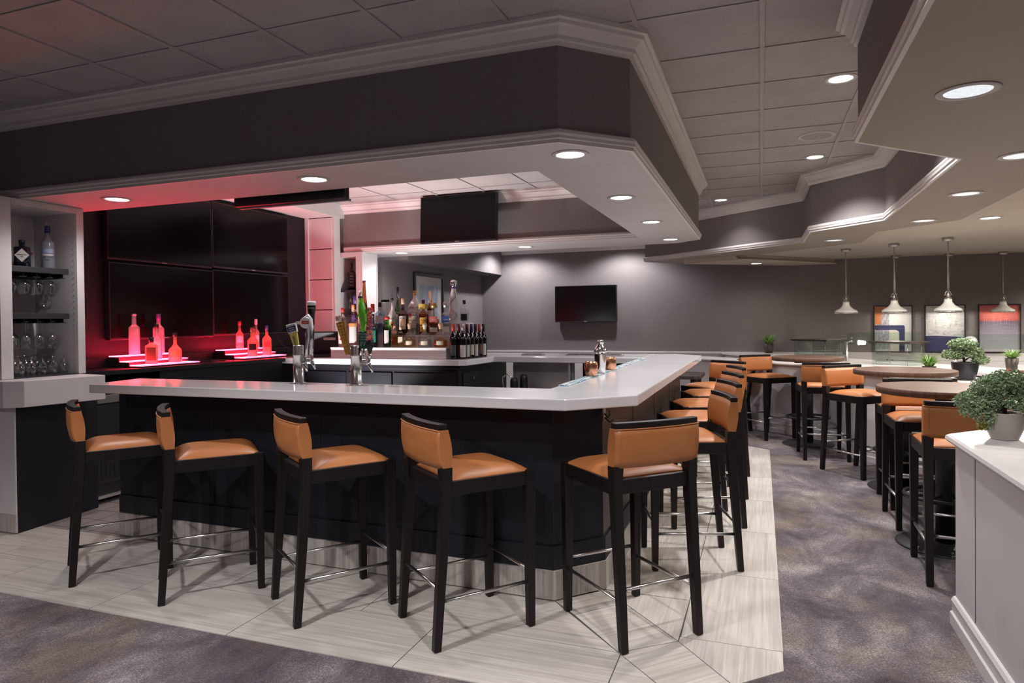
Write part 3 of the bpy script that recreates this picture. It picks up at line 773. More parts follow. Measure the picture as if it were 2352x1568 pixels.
bm = NB(); lathe(bm, [(.016, .40), (.015, .425), (.006, .44), (.007, .47), (.003, .475)], 12); obj('pourer', bm, G_BLUE, t)
bottle('dark spiced rum bottle with white label right of the white coconut rum', T(-3.566, T2), .391, .052, G_BROWN, .56, .70, .30, (.84, TAN), (G_BROWN, .6), [(.16, .52, .8, WHITE)], [('SPICED', .018, .46, BLK), ('RUM', .016, .24, RED)], group=RG)
t = bottle('clear white rum bottle with red disc on its label', T(-3.445, T2), .361, .054, G_CLEAR, .66, .80, .32, (.93, WHITE), (G_CLEAR, .66), [(.22, .56, .75, WHITE)], [('BACARDI', .019, .44, BLK), ('SUPERIOR', .011, .27, BLK)], group=RG)
bm = NB(); lathe(bm, [(.018, 0), (.018, .001)], 20); o = obj('red_disc', bm, RED, t); o.location = (-.02, -.0525, .361 * .60); o.rotation_euler = (R(90), 0, R(-22))
bottle('amber rum bottle with yellow diagonal label and maroon cap', T(-3.322, T2), .372, .051, G_RUST, .56, .74, .30, (.90, MAROON), (G_RUST, .6), [(.10, .50, .75, YEL), (.74, .88, 1.2, YEL), (.26, .30, .75, BLK)], [('RUM', .024, .42, RED)], group=RG)
t = bottle('square bottle of orange aged tequila marked 1800 on red', T(-3.200, T2), .338, .056, G_CLEAR, .60, .72, .38, (.84, GOLD), (G_RUST, .50), [(.40, .58, .5, PALER), (.10, .24, .5, CREAM)], [('1800', .026, .47, WHITE)], sq=.6, group=RG, capr=1.7)
t = bottle('square bottle of clear silver tequila marked 1800 on blue', T(-3.060, T2), .340, .049, G_CLEAR, .60, .72, .38, (.84, SILVER), (G_CLEAR, .52), [(.40, .58, .5, BLUE), (.10, .26, .5, CREAM)], [('1800', .026, .47, WHITE)], sq=.6, group=RG, capr=1.7)
# top step
bottle('very tall tapering brown bottle at the left of the top step', T(-4.14, T3), .48, .042, G_COGN, .1, .86, .40, (.95, BROWNL), (G_COGN, .5), (), group=RG)
t = bottle('round clear bottle with dark name bar on top', T(-3.873, T3), .235, .060, G_CLEAR, .2, .6, .3, None, (G_CLEAR, .5), (), prof=[(.5, 0), (.8, .02), (1, .3), (1, .5), (.8, .75), (.4, .88), (.34, 1)], group=RG)
bm = NB(); box(bm, -.045, -.012, .237, .045, .012, .262); obj('name_bar', bm, BLK, t)
bottle('green teardrop bottle with long black neck', T(-3.716, T3), .399, .043, G_OLIVE, .28, .62, .30, (.70, BLK), (G_OLIVE, .3), [(.18, .26, .35, CREAM)], group=RG)
bottle('large round white cream liqueur bottle with gold cap', T(-3.508, T3), .351, .072, CERAM, .50, .82, .27, (.87, GOLD), None, [(.40, .43, .6, TAN)], [('RUMCHATA', .023, .48, BROWNL)], group=RG)
bottle('amber liqueur bottle with tall gold neck in front of the framed print', T(-3.319, T3), .342, .040, G_BROWN, .5, .62, .42, (.64, TAN), (G_BROWN, .45), [(.1, .4, .9, CREAM)], group=RG)
t = bottle('tall white ceramic tequila bottle painted blue with silver dome stopper', T(-3.045, T3), .457, .055, CERAM, .2, .5, .3, None, None, (), prof=[(.6, 0), (.98, 0), (1, .03), (.98, .2), (.88, .31), (.80, .36), (.86, .42), (.84, .48), (.66, .62), (.46, .76), (.38, .80)], group=RG, seg=24)
bm = NB(); lathe(bm, [(.022, .457 * .795), (.026, .457 * .86), (.036, .457 * .90), (.038, .457 * .915), (.036, .457 * .95), (.024, .457 * .99), (.001, .457)], 20); obj('stopper', bm, M['chrome'], t)
bm = NB(); lathe(bm, [(.0225, .457 * .79), (.026, .457 * .835)], 20); obj('blue_collar', bm, PURPLE, t)
bm = NB()
for k in range(60):
    f = k / 60; zf = .06 + .66 * f; z = .457 * zf
    pr = [(1, .03), (.98, .2), (.88, .31), (.80, .36), (.86, .42), (.84, .48), (.66, .62), (.46, .76)]
    for (a0, b0_), (a1, b1_) in zip(pr[:-1], pr[1:]):
        if b0_ <= zf <= b1_: rr = .055 * (a0 + (a1 - a0) * (zf - b0_) / (b1_ - b0_)) + .0006
    a = .9 * math.sin(f * 9) - .25
    bmesh.ops.create_icosphere(bm, subdivisions=1, radius=.0032, matrix=Matrix.Translation((rr * math.sin(a), -rr * math.cos(a), z)))
obj('painted_pattern', bm, PURPLE, t)
bottle('clear whisky bottle with black neck at the right of the top step', T(-2.925, T3), .24, .043, G_CLEAR, .62, .76, .34, (.82, BLK), (G_CLEAR, .5), [(.1, .4, .5, BLK)], sq=.6, group=RG)
# wine on the counter
WG = 'wine bottles at the right of the riser'
WP = [(.6, 0), (.95, 0), (1, .02), (1, .55), (.96, .60), (.75, .68), (.45, .75), (.40, .80), (.38, 1)]
wl = [(-2.862, 6.090, RED, pm('label_slate', (.05, .06, .07), .5), 'nearest wine bottle with red capsule and dark shield label'), (-2.775, 6.130, SILVER, WHITE, 'wine bottle with pale capsule and plain white label near the counter corner'),
      (-2.845, 6.175, MAROON, BROWNL, 'wine bottle with maroon capsule and brown label'), (-2.770, 6.215, MAROON, WHITE, 'wine bottle with maroon capsule and low white label'),
      (-2.835, 6.262, PURPLE, CREAM, 'wine bottle with purple capsule and cream label'), (-2.762, 6.305, NAVYL, CREAM, 'wine bottle with navy capsule and cream label'),
      (-2.828, 6.350, BLK, CREAM, 'wine bottle with black capsule and cream label in the middle of the row'), (-2.755, 6.395, MAROON, WHITE, 'wine bottle with dark red capsule and tall white label'),
      (-2.822, 6.44, RED, CREAM, 'wine bottle with bright red capsule and cream label behind the middle'), (-2.748, 6.485, PALER, BROWNL, 'wine bottle with dull red capsule and brown label'),
      (-2.742, 6.575, BLK, WHITE, 'farthest wine bottle with black capsule and white label')]
for x, y, cm, lm, lab in wl:
    bottle(lab, (x, y, CT + .0005), .346, .0365, WINE, prof=WP, cap=(.80, cm), rn=.40, labels=[(.10 if lm is not WHITE else .06, .40, .85, lm)], group=WG, name='wine_bottle', rz=.3)
# whiskey in the narrow cabinet, hanging flutes below
bottle('square whiskey bottle with black label on the top shelf of the narrow cabinet', (-5.03, 7.60, 1.8635), .36, .055, G_BROWN, .62, .74, .30, (.80, BLK), (G_BROWN, .62), [(.10, .58, .5, BLK)], [('Old', .030, .50, WHITE), ('WHISKEY', .014, .40, WHITE), ('No.7', .022, .30, WHITE), ('Tennessee', .012, .18, WHITE)], sq=.6, rz=.55)

# left cabinet contents
t = bottle('black apothecary gin bottle with white diamond label on the cabinet shelf', (-5.11, 3.44, 1.8725), .20, .052, NAVG, .72, .78, .34, (.88, BLK), None, (), sq=.25, rz=.95)
bm = NB(); v = [bm.verts.new(p) for p in ((-.045, -.0535, .085), (.0, -.0540, .035), (.045, -.0535, .085), (.0, -.0540, .135))]; bm.faces.new(v); o = obj('diamond_label', bm, WHITE, t); bend_r = .0535
for q in o.data.vertices: q.co.y = -.056
lettering("HENDRICK'S", .0105, BLK, t, (0, -.0568, .088), (R(90), 0, 0)); lettering('GIN', .0085, BLK, t, (0, -.0568, .073), (R(90), 0, 0))
t = bottle('tall frosted vodka bottle with blue goose label and dark cap on the cabinet shelf', (-5.10, 3.625, 1.8725), .325, .046, FROST_B, .60, .74, .36, (.84, NAVYL), None, [(.36, .46, .8, pm('label_sky', (.30, .34, .52), .5)), (.30, .335, .8, WHITE)], [('GREY GOOSE', .013, .265, NAVYL), ('VODKA', .010, .20, NAVYL)], rz=.95)
bm = NB(); tube(bm, [(0, 0, .325), (0, 0, .345), (-.012, 0, .358)], .004); obj('pourer', bm, M['chrome'], t)
def glassware(name, label, prof, loc, group, flip=False, seg=16):
    bm = NB(); lathe(bm, prof, seg, cap=False); o = obj(name, bm, M['wineglass'], loc=loc, rot=(PI if flip else 0, 0, 0)); return tag(o, label, 'glass', group)
WGL = [(.032, 0), (.031, .003), (.005, .006), (.0035, .02), (.0035, .085), (.012, .095), (.034, .125), (.037, .15), (.034, .185), (.030, .205)]
SNIF = [(.030, 0), (.028, .003), (.006, .007), (.006, .025), (.03, .035), (.047, .065), (.046, .095), (.034, .135)]
TUMB = [(.034, 0), (.036, .004), (.040, .10), (.041, .115)]
def glass_row(name, prof, spots, label, group, flip):
    o0 = glassware(name, label, prof, spots[0], group, flip)
    for s in spots[1:]: dup(o0, s, 0, label, group).rotation_euler = (PI if flip else 0, 0, 0)
t = thing('martini_glass', 'small red martini glass between the gin and vodka bottles', 'glass', (-5.20, 3.54, 1.8725))
bm = NB(); lathe(bm, [(.026, 0), (.024, .003), (.004, .006), (.003, .065), (.041, .125)], 18, cap=False); obj('bowl', bm, M['wineglass'], t)
bm = NB(); lathe(bm, [(.003, .068), (.037, .119), (.001, .119)], 18, cap=False); obj('red_drink', bm, pm('red_drink', (.33, .012, .03), .15), t)
glass_row('martini_glass', TUMB, [(-5.12, 3.296, 1.8725)], 'peach coloured glass half hidden by the left cabinet post', 'glasses', False)
glass_row('snifter_glass', SNIF, [(-5.10, y, 1.8125) for y in (3.336, 3.434, 3.532, 3.630)] + [(-5.24, y, 1.8125) for y in (3.336, 3.434, 3.532, 3.630)], 'clear snifter hanging upside down under the upper cabinet shelf', 'snifters under the upper shelf', True)
glass_row('snifter_glass', SNIF, [(-5.10, 3.60, 1.535)], 'single clear snifter standing on the lower cabinet shelf', 'standing snifter', False)
glass_row('wine_glass', WGL, [(-5.08, y, 1.4745) for y in (3.336, 3.434, 3.532, 3.630)] + [(-5.20, y, 1.4745) for y in (3.336, 3.434, 3.532, 3.630)], 'clear wine glass hanging upside down under the lower cabinet shelf', 'wine glasses under the lower shelf', True)
STEM = [(.030, 0), (.029, .003), (.004, .006), (.0035, .03), (.012, .04), (.033, .07), (.035, .10), (.030, .145)]
sp = [(-5.05 - .085 * j, 3.285 + .082 * i + .02 * j, 1.0755 + .145) for j in range(3) for i in range(6 if j == 0 else 5)]
sp = [s for s in sp if s[1] < 3.70]
glass_row('wine_glass', STEM, sp, 'clear stemmed glass standing upside down on the cabinet floor', 'upturned stemmed glasses', True)
FLU = [(.028, 0), (.027, .003), (.004, .006), (.0035, .07), (.012, .08), (.024, .12), (.026, .17), (.022, .21)]
glass_row('champagne_flute', FLU, [(x, 7.56, 1.836) for x in (-5.09, -5.02)] + [(x, 7.68, 1.836) for x in (-5.09, -5.02)], 'clear flute hanging under the upper shelf of the narrow cabinet', 'flutes in the narrow cabinet', True)
bottle('dark bottle with gold label on the lower shelf of the narrow cabinet', (-4.925, 7.62, 1.5455), .24, .045, NAVG, .6, .74, .34, (.84, GOLD), None, [(.1, .5, .8, TAN)])

# red lit stepped displays
GLOW = emit('red_glow_panel', (1., .025, .065), 18. * GM['led'], (.5, .05, .08))
GLOWE = emit('red_glow_edge', (1., .09, .16), 1.2 * GM['led'], (.5, .05, .08))
def lit_steps(y0, y1, lab):
    t = thing('lit_bottle_step', lab, 'bottle step', (-5.25, (y0 + y1) / 2, CT + .0011), 0, 'lit bottle steps')
    for k, (x0, x1, z) in enumerate(((-5.415, -5.285, .10), (-5.284, -5.165, .055), (-5.164, -5.02, .022))):
        bm = NB(); box(bm, x0, y0, CT + .0012, x1, y1, CT + z - .008); part('riser_block', bm, M['blackmetal'], t)
        bm = NB(); box(bm, x0 + .004, y0 + .004, CT + z - .0075, x1 - .004, y1 - .004, CT + z); part('glow_panel', bm, GLOW, t)
        bm = NB(); box(bm, x1 - .0035, y0, CT + z - .0050, x1, y1, CT + z + .0002); part('glow_edge', bm, GLOWE, t)
    return t
lit_steps(4.37, 5.02, 'three-tier red glowing bottle step at the left end of the side worktop')
lit_steps(5.62, 6.27, 'three-tier red glowing bottle step nearer the pillar')
LG = 'bottles on the red lit steps'
LZ = (CT + .1015, CT + .0565, CT + .0235)
def lb(lab, y, tier, h, r, **k): return bottle(lab, ((-5.35, -5.222, -5.095)[tier], y, LZ[tier]), h, r, k.pop('gm', FROST), group=LG, rz=k.pop('rz', .8), **k)
t = lb('tall frosted vodka bottle with tree etching glowing pink on the left lit step', 4.585, 0, .372, .046, s0=.66, s1=.74, rn=.42, cap=(.955, SILVER))
bm = NB()
for k in range(9):
    a = -.7 + k * .17; z = .09 + .03 * (k % 3); rr = .0468
    tube(bm, [(rr * math.sin(a), -rr * math.cos(a), z), (rr * math.sin(a * .8), -rr * math.cos(a * .8), z + .07), (rr * math.sin(a * 1.1), -rr * math.cos(a * 1.1), z + .12)], .0009, 5)
obj('tree_etching', bm, WHITE, t)
lb('tall vodka bottle with blue foil neck glowing pink on the left lit step', 4.85, 0, .374, .049, s0=.62, s1=.74, rn=.36, cap=(.82, PURPLE), labels=[(.12, .34, .6, WHITE)])
lb('mid height black capped bottle on the middle tier of the left lit step', 4.715, 1, .32, .042, s0=.56, s1=.68, rn=.36, cap=(.86, BLK), labels=[(.15, .5, .8, WHITE)])
lb('square bourbon bottle with brown label at the front of the left lit step', 4.54, 2, .24, .050, s0=.66, s1=.78, rn=.36, cap=(.80, BLK), labels=[(.14, .62, .5, BROWNL)], sq=.6, gm=FROST_W)
lb('round shouldered liqueur bottle at the front right of the left lit step', 4.80, 2, .275, .056, s0=.40, s1=.62, rn=.28, cap=(.86, BLK), labels=[(.22, .40, .6, ORANGE)], gm=FROST_W)
lb('rum bottle with pale label on the top tier of the right lit step', 5.91, 0, .30, .040, s0=.52, s1=.66, rn=.36, cap=(.84, BROWNL), labels=[(.22, .46, .9, WHITE)], gm=FROST_W)
lb('slim bottle with teal neck foil on the top tier of the right lit step', 6.167, 0, .325, .035, s0=.54, s1=.66, rn=.42, cap=(.80, pm('foil_teal', (.28, .48, .50), .4)), labels=[(.2, .44, .9, WHITE)], gm=FROST_W)
lb('round liqueur bottle on the middle tier of the right lit step', 5.99, 1, .29, .036, s0=.45, s1=.6, rn=.40, cap=(.84, BLK), gm=FROST_W)
lb('square scotch bottle with slanted dark label at the front of the right lit step', 5.81, 2, .31, .047, s0=.54, s1=.68, rn=.34, cap=(.84, BROWNL), labels=[(.22, .44, .5, BLK)], sq=.5, gm=FROST_W)
lb('square scotch bottle with slanted red label and navy pourer at the right lit step', 6.04, 2, .33, .045, s0=.54, s1=.70, rn=.34, cap=(.80, NAVYL), labels=[(.28, .46, .5, PALER)], sq=.5, gm=FROST_W)

# ------------------------------------------------------------------ beer taps
def tap_tower(label, x, y):
    t = thing('beer_tower', label, 'beer tap', (x, y, CT + .0008), 0, 'beer towers')
    bm = NB(); lathe(bm, [(.042, 0), (.042, .006), (.033, .008), (.033, .17), (.035, .172), (.035, .182), (.033, .184), (.033, .232), (.030, .236)], 28); obj('column', bm, M['steel'], t)
    return t
def faucet(t, d, z=.14):
    """faucet pointing along 2-D direction d; returns its handle seat"""
    bm = NB(); dx, dy = d
    tube(bm, [(dx * .030, dy * .030, z), (dx * .060, dy * .060, z), (dx * .062, dy * .062, z)], [.012, .010, .013], 10)
    tube(bm, [(dx * .060, dy * .060, z), (dx * .085, dy * .085, z)], .011, 10)
    tube(bm, [(dx * .085, dy * .085, z + .028), (dx * .085, dy * .085, z - .012), (dx * .096, dy * .096, z - .032), (dx * .106, dy * .106, z - .055)], [.008, .012, .009, .007], 10)
    obj('faucet', bm, M['chrome'], t)
    return (dx * .085, dy * .085, z + .030)
def cyl(path, r, mat, t, name='tap_handle', seg=14):
    bm = NB(); tube(bm, path, r, seg); return obj(name, bm, mat, t)
t = tap_tower('left chrome beer tower with stout and lager tap handles', -2.70, 3.485)
p = faucet(t, (-.45, .89)); p2 = faucet(t, (.93, .35)); p3 = faucet(t, (.75, -.2), .13)
# leaning summer ale handle
h = cyl([p, (p[0] - .008, p[1], p[2] + .05)], .006, M['chrome'], t)
rot = Matrix.Rotation(R(-17), 3, 'Y')
def slab(w0, w1, z0, z1, th, mat, parent, name, tilt, base, bev=.003):
    bm = NB()
    secs = [[(-w0, -th, z0), (w0, -th, z0), (w0, th, z0), (-w0, th, z0)], [(-w1, -th, z1), (w1, -th, z1), (w1, th, z1), (-w1, th, z1)]]
    loft(bm, secs); o = obj(name, bm, mat, parent, bevel=bev); o.location = base; o.rotation_euler = tilt; return o
tl = (0, R(-14), R(12)); b0 = (p[0] - .006, p[1] - .01, p[2] - .01)
s_ = slab(.014, .026, .03, .155, .008, pm('handle_yellow', (.62, .52, .10), .4), t, 'tap_handle', tl, b0)
s2 = slab(.030, .034, .155, .215, .010, WHITE, t, 'tap_handle_badge', tl, b0)
bm = NB(); box(bm, -.028, -.0112, .165, .028, -.0102, .200); o = obj('badge_print', bm, NAVYL, s2)
lettering('SAMUEL', .011, WHITE, s2, (0, -.0116, .188), (R(90), 0, 0)); lettering('ADAMS', .011, WHITE, s2, (0, -.0116, .174), (R(90), 0, 0))
lettering('SUMMER', .022, NAVYL, s_, (0, -.0086, .095), (R(90), R(-90), 0))
# stout handle: black shaft topped by a pint of stout
st = pm('stout_black', (.010, .007, .007), .15)
b0 = (p2[0] + .002, p2[1], p2[2])
h = cyl([b0, (b0[0], b0[1], b0[2] + .05)], .008, M['chrome'], t)
h = slab(.011, .013, .05, .185, .009, pm('handle_dark', (.022, .013, .016), .35), t, 'tap_handle', (0, 0, .3), b0)
lettering('GUINNESS', .021, WHITE, h, (0, -.0096, .115), (R(90), R(-90), 0))
bm = NB(); lathe(bm, [(.013, .185), (.017, .195), (.018, .25), (.024, .285), (.026, .31), (.025, .318)], 18); pt = obj('pint_glass', bm, st, t); pt.location = b0
bm = NB(); lathe(bm, [(.0265, .312), (.0275, .318), (.0275, .334), (.024, .338)], 18); o = obj('foam_head', bm, CERAM, pt)
o = lettering('GUINNESS', .0105, WHITE, pt, (0, -.0262, .295), (R(90), 0, 0)); bend(o, .0262); pt.rotation_euler = (0, 0, .45)
# lager handle: white arched lever with round badge
b0 = (p3[0] + .010, p3[1], p3[2])
bm = NB(); tube(bm, [(0, 0, 0), (.004, 0, .06), (.014, 0, .12), (.022, 0, .20), (.020, 0, .24)], [.009, .011, .015, .017, .017], 12); h = obj('tap_handle', bm, SILVER, t); h.location = b0
bm = NB(); tube(bm, [(.028, .004, .02), (.036, .004, .10), (.040, .004, .18), (.034, .004, .235), (.012, .004, .26), (-.010, .004, .245), (-.016, .004, .22)], .010, 10); o = obj('handle_arch', bm, CERAM, t); o.location = b0
bm = NB(); lathe(bm, [(.034, -.006), (.036, 0), (.034, .006)], 28); o = obj('round_badge', bm, CERAM, t); o.location = (b0[0] + .008, b0[1] - .016, b0[2] + .215); o.rotation_euler = (R(90), 0, R(20))
bm = NB(); box(bm, -.022, -.008, .0062, .022, .012, .0068); obj('badge_print', bm, RED, o); lettering('LAGER', .010, WHITE, o, (0, .002, .0072), (0, 0, 0))
bm = NB(); box(bm, -.058, -.010, -.004, -.034, .010, .004); obj('badge_arm', bm, CREAM, o)
lettering('STELLA', .013, NAVYL, h, (.017, -.019, .13), (R(90), R(-80), 0))

t = tap_tower('right chrome beer tower with shark, honeycomb and flowered tap handles', -2.275, 3.475)
p = faucet(t, (-.6, .5)); p2 = faucet(t, (.35, .93)); p3 = faucet(t, (1.0, .1), .13)
# honeycomb amber handle
am = pm('amber_resin', (.50, .23, .03), .25, var=.25, scale=60, coat=.4); b0 = (p[0] - .004, p[1] - .035, p[2] - .01); tl = (0, R(-14), 0)
h = slab(.013, .030, .02, .225, .013, am, t, 'tap_handle', tl, b0, .004)
bm = NB()
for i in range(10):
    for j in range(2): lathe(bm, [(.0075, 0), (.0075, .002), (.004, .0022)], 6, (-.010 + .020 * j + (.0 if i % 2 else .002), 0, 0)); 
    for v in bm.verts:
        if not v.tag: v.tag = True; v.co = Vector((v.co.x * (.55 + .06 * i), -.013 - v.co.z, .045 + i * .018 + v.co.y))
obj('honeycomb', bm, pm('amber_light', (.62, .33, .06), .3, coat=.4), h)
bm = NB()
for k in range(16): 
    a = random.random() * 6; lathe(bm, [(.002, 0), (.010, .006), (.008, .02), (.001, .03)], 7, (.022 * math.cos(a), .010 * math.sin(a), .222 + random.random() * .022))
obj('pale_blossom', bm, pm('blossom_pale', (.66, .45, .40), .5, var=.2, scale=50), h)
# green shark handle over the IPA sign
gr = pm('lime_green_resin', (.17, .62, .05), .3, coat=.3); b0 = (p2[0] + .006, p2[1] - .05, p2[2] - .005)
h = cyl([b0, (b0[0], b0[1], b0[2] + .055)], .008, M['chrome'], t)
sg = slab(.034, .034, .05, .155, .008, GREENL, t, 'tap_sign', (0, 0, 0), b0)
lettering('IPA', .034, WHITE, sg, (0, -.009, .080), (R(90), 0, 0)); lettering('60 MINUTE', .010, WHITE, sg, (0, -.009, .105), (R(90), 0, 0))
lettering('DOGFISH', .014, WHITE, sg, (0, -.009, .138), (R(90), 0, 0)); lettering('HEAD', .014, WHITE, sg, (0, -.009, .121), (R(90), 0, 0))
bm = NB(); tube(bm, [(.0, 0, .150), (-.004, 0, .17), (-.002, 0, .21), (-.008, 0, .27), (-.014, 0, .32), (-.020, 0, .355)], [.010, .014, .021, .024, .019, .012], 14)
fk = obj('shark_body', bm, gr, t); fk.location = b0
bm = NB()
for pts in (((.010, .0, .285), (.050, -.006, .290), (.016, 0, .255)), ((-.022, 0, .275), (-.050, -.004, .240), (-.020, 0, .245)), ((.010, 0, .215), (.034, 0, .212), (.012, 0, .195)), ((-.012, 0, .18), (-.034, 0, .165), (-.010, 0, .155))):
    loft(bm, [[(pts[0][0], -.004, pts[0][2]), (pts[1][0], -.003, pts[1][2]), (pts[2][0], -.004, pts[2][2])], [(pts[0][0], .004, pts[0][2]), (pts[1][0], .003, pts[1][2]), (pts[2][0], .004, pts[2][2])]])
obj('fin', bm, gr, fk)
bm = NB(); lathe(bm, [(.013, .353), (.014, .362), (.011, .372), (.003, .40)], 12, (-.020, 0, 0)); obj('pale_jaw', bm, SILVER, fk)
bm = NB(); lathe(bm, [(.0145, .355), (.0150, .366)], 12, (-.020, 0, 0)); obj('dark_band', bm, BLK, fk)
# flowered sculpted handle
b0 = (p3[0] + .004, p3[1], p3[2])
h = cyl([b0, (b0[0], b0[1], b0[2] + .03)], .009, M['chrome'], t)
bm = NB(); lathe(bm, [(.006, .02), (.010, .035), (.019, .06), (.024, .075), (.026, .095), (.024, .105)], 14); o = obj('tap_handle', bm, M['blackmetal'], t); o.location = b0
FL = [pm('flower_%s' % n, c, .4, var=.25, scale=70) for n, c in (('orange', (.68, .27, .09)), ('coral', (.62, .16, .11)), ('violet', (.10, .05, .26)), ('plum', (.22, .04, .09)))]
for mi, m in enumerate(FL):
    bm = NB(); rnd = random.Random(mi)
    for k in range(60):
        f = rnd.random(); a = rnd.random() * 2 * PI; z = .10 + .20 * f; rr = .020 * (1 - .55 * f)
        keep = (mi in (0, 2) and f < .55) or (mi in (1, 3) and f > .35)
        if not keep: continue
        bmesh.ops.create_icosphere(bm, subdivisions=1, radius=.0068, matrix=Matrix.Translation((rr * math.cos(a) + .006 * f, rr * math.sin(a), z)) @ Matrix.Diagonal((1, 1, .7, 1)))
    q = obj('flower_relief', bm, m, t); q.location = b0
bm = NB(); tube(bm, [(0, 0, .09), (.002, 0, .2), (.006, 0, .30)], [.022, .014, .007], 12); q = obj('handle_core', bm, FL[1], t); q.location = b0

# copper mugs and shaker
def mug(lab, x, y):
    bm = NB(); lathe(bm, [(.030, 0), (.036, .004), (.045, .035), (.046, .055), (.041, .085), (.038, .095), (.0365, .095), (.039, .084), (.043, .055), (.042, .03), (.030, .006)], 28, cap=False)
    o = obj('copper_mug', bm, M['copper'], loc=(x, y, CT + .0065)); return tag(o, lab, 'mug', 'hammered copper mugs')
mug('hammered copper mug left of the cocktail shaker', -1.052, 4.36); mug('hammered copper mug right of the cocktail shaker', -1.045, 4.93)
t = thing('cocktail_shaker', 'polished steel cocktail shaker between two copper mugs', 'shaker', (-1.05, 4.63, CT + .0065))
bm = NB(); lathe(bm, [(.030, 0), (.033, .003), (.036, .04), (.044, .13), (.045, .145)], 28); obj('body', bm, M['chrome'], t)
bm = NB(); lathe(bm, [(.046, .145), (.046, .152), (.042, .165), (.034, .185), (.024, .195), (.023, .202)], 28); obj('strainer_top', bm, M['chrome'], t)
bm = NB(); lathe(bm, [(.024, .202), (.024, .222), (.018, .23), (.003, .231)], 24); obj('cap', bm, M['chrome'], t)

# till and printer left of the riser
t = thing('touchscreen_till', 'black touchscreen till seen from behind beside the riser', 'till', (-4.55, 6.30, CT + .001), R(25))
bm = NB(); box(bm, -.12, -.08, 0, .12, .10, .03); obj('base', bm, M['black'], t, bevel=.006)
bm = NB(); box(bm, -.03, .0, .03, .03, .05, .16); obj('stand', bm, M['black'], t, bevel=.004)
bm = NB(); box(bm, -.175, -.018, 0, .175, .018, .26); o = obj('screen_housing', bm, M['black'], t, bevel=.006); o.location = (0, .01, .035); o.rotation_euler = (R(22), 0, 0)
bm = NB(); box(bm, .02, -.022, .17, .15, -.0185, .20); q = obj('rear_label', bm, SILVER, o)
t = thing('receipt_printer', 'small black receipt printer on the back counter left of the riser', 'printer', (-4.42, 6.62, CT + .001))
bm = NB(); box(bm, -.07, -.08, 0, .07, .08, .11); obj('body', bm, M['black'], t, bevel=.008)
bm = NB(); box(bm, -.03, -.085, .085, .05, -.078, .092); obj('paper_slot', bm, M['nickel'], t)

# ------------------------------------------------------------------ bar stools
def leg_bm(pts, w0, w1):
    """square tapering leg through 3-D points"""
    bm = NB(); n = len(pts); secs = []
    for i, p in enumerate(pts):
        w = (w0 + (w1 - w0) * i / (n - 1)) / 2
        secs.append([(p[0] - w, p[1] - w, p[2]), (p[0] + w, p[1] - w, p[2]), (p[0] + w, p[1] + w, p[2]), (p[0] - w, p[1] + w, p[2])])
    loft(bm, secs); return bm
def back_y(x, hw, sag): return sag * (x / hw) ** 2
def backrest_bm(hw, z0, z1, y0, th, sag, lean, n=14):
    bm = NB(); secs = []
    for i in range(n + 1):
        x = -hw + 2 * hw * i / n; yb = y0 + back_y(x, hw, sag); sec = []
        m = 6; e = 1.
        for k in range(m + 1):
            f = k / m; sec.append((x, yb - (th * .5 * e + .009 * e * math.sin(PI * f)) - lean * f, z0 + (z1 - z0) * f))
        for k in range(m, -1, -1):
            f = k / m; sec.append((x, yb + (th * .5 * e + .010 * e * math.sin(PI * f)) - lean * f, z0 + (z1 - z0) * f))
        secs.append(sec)
    loft(bm, secs, smooth=True); return bm
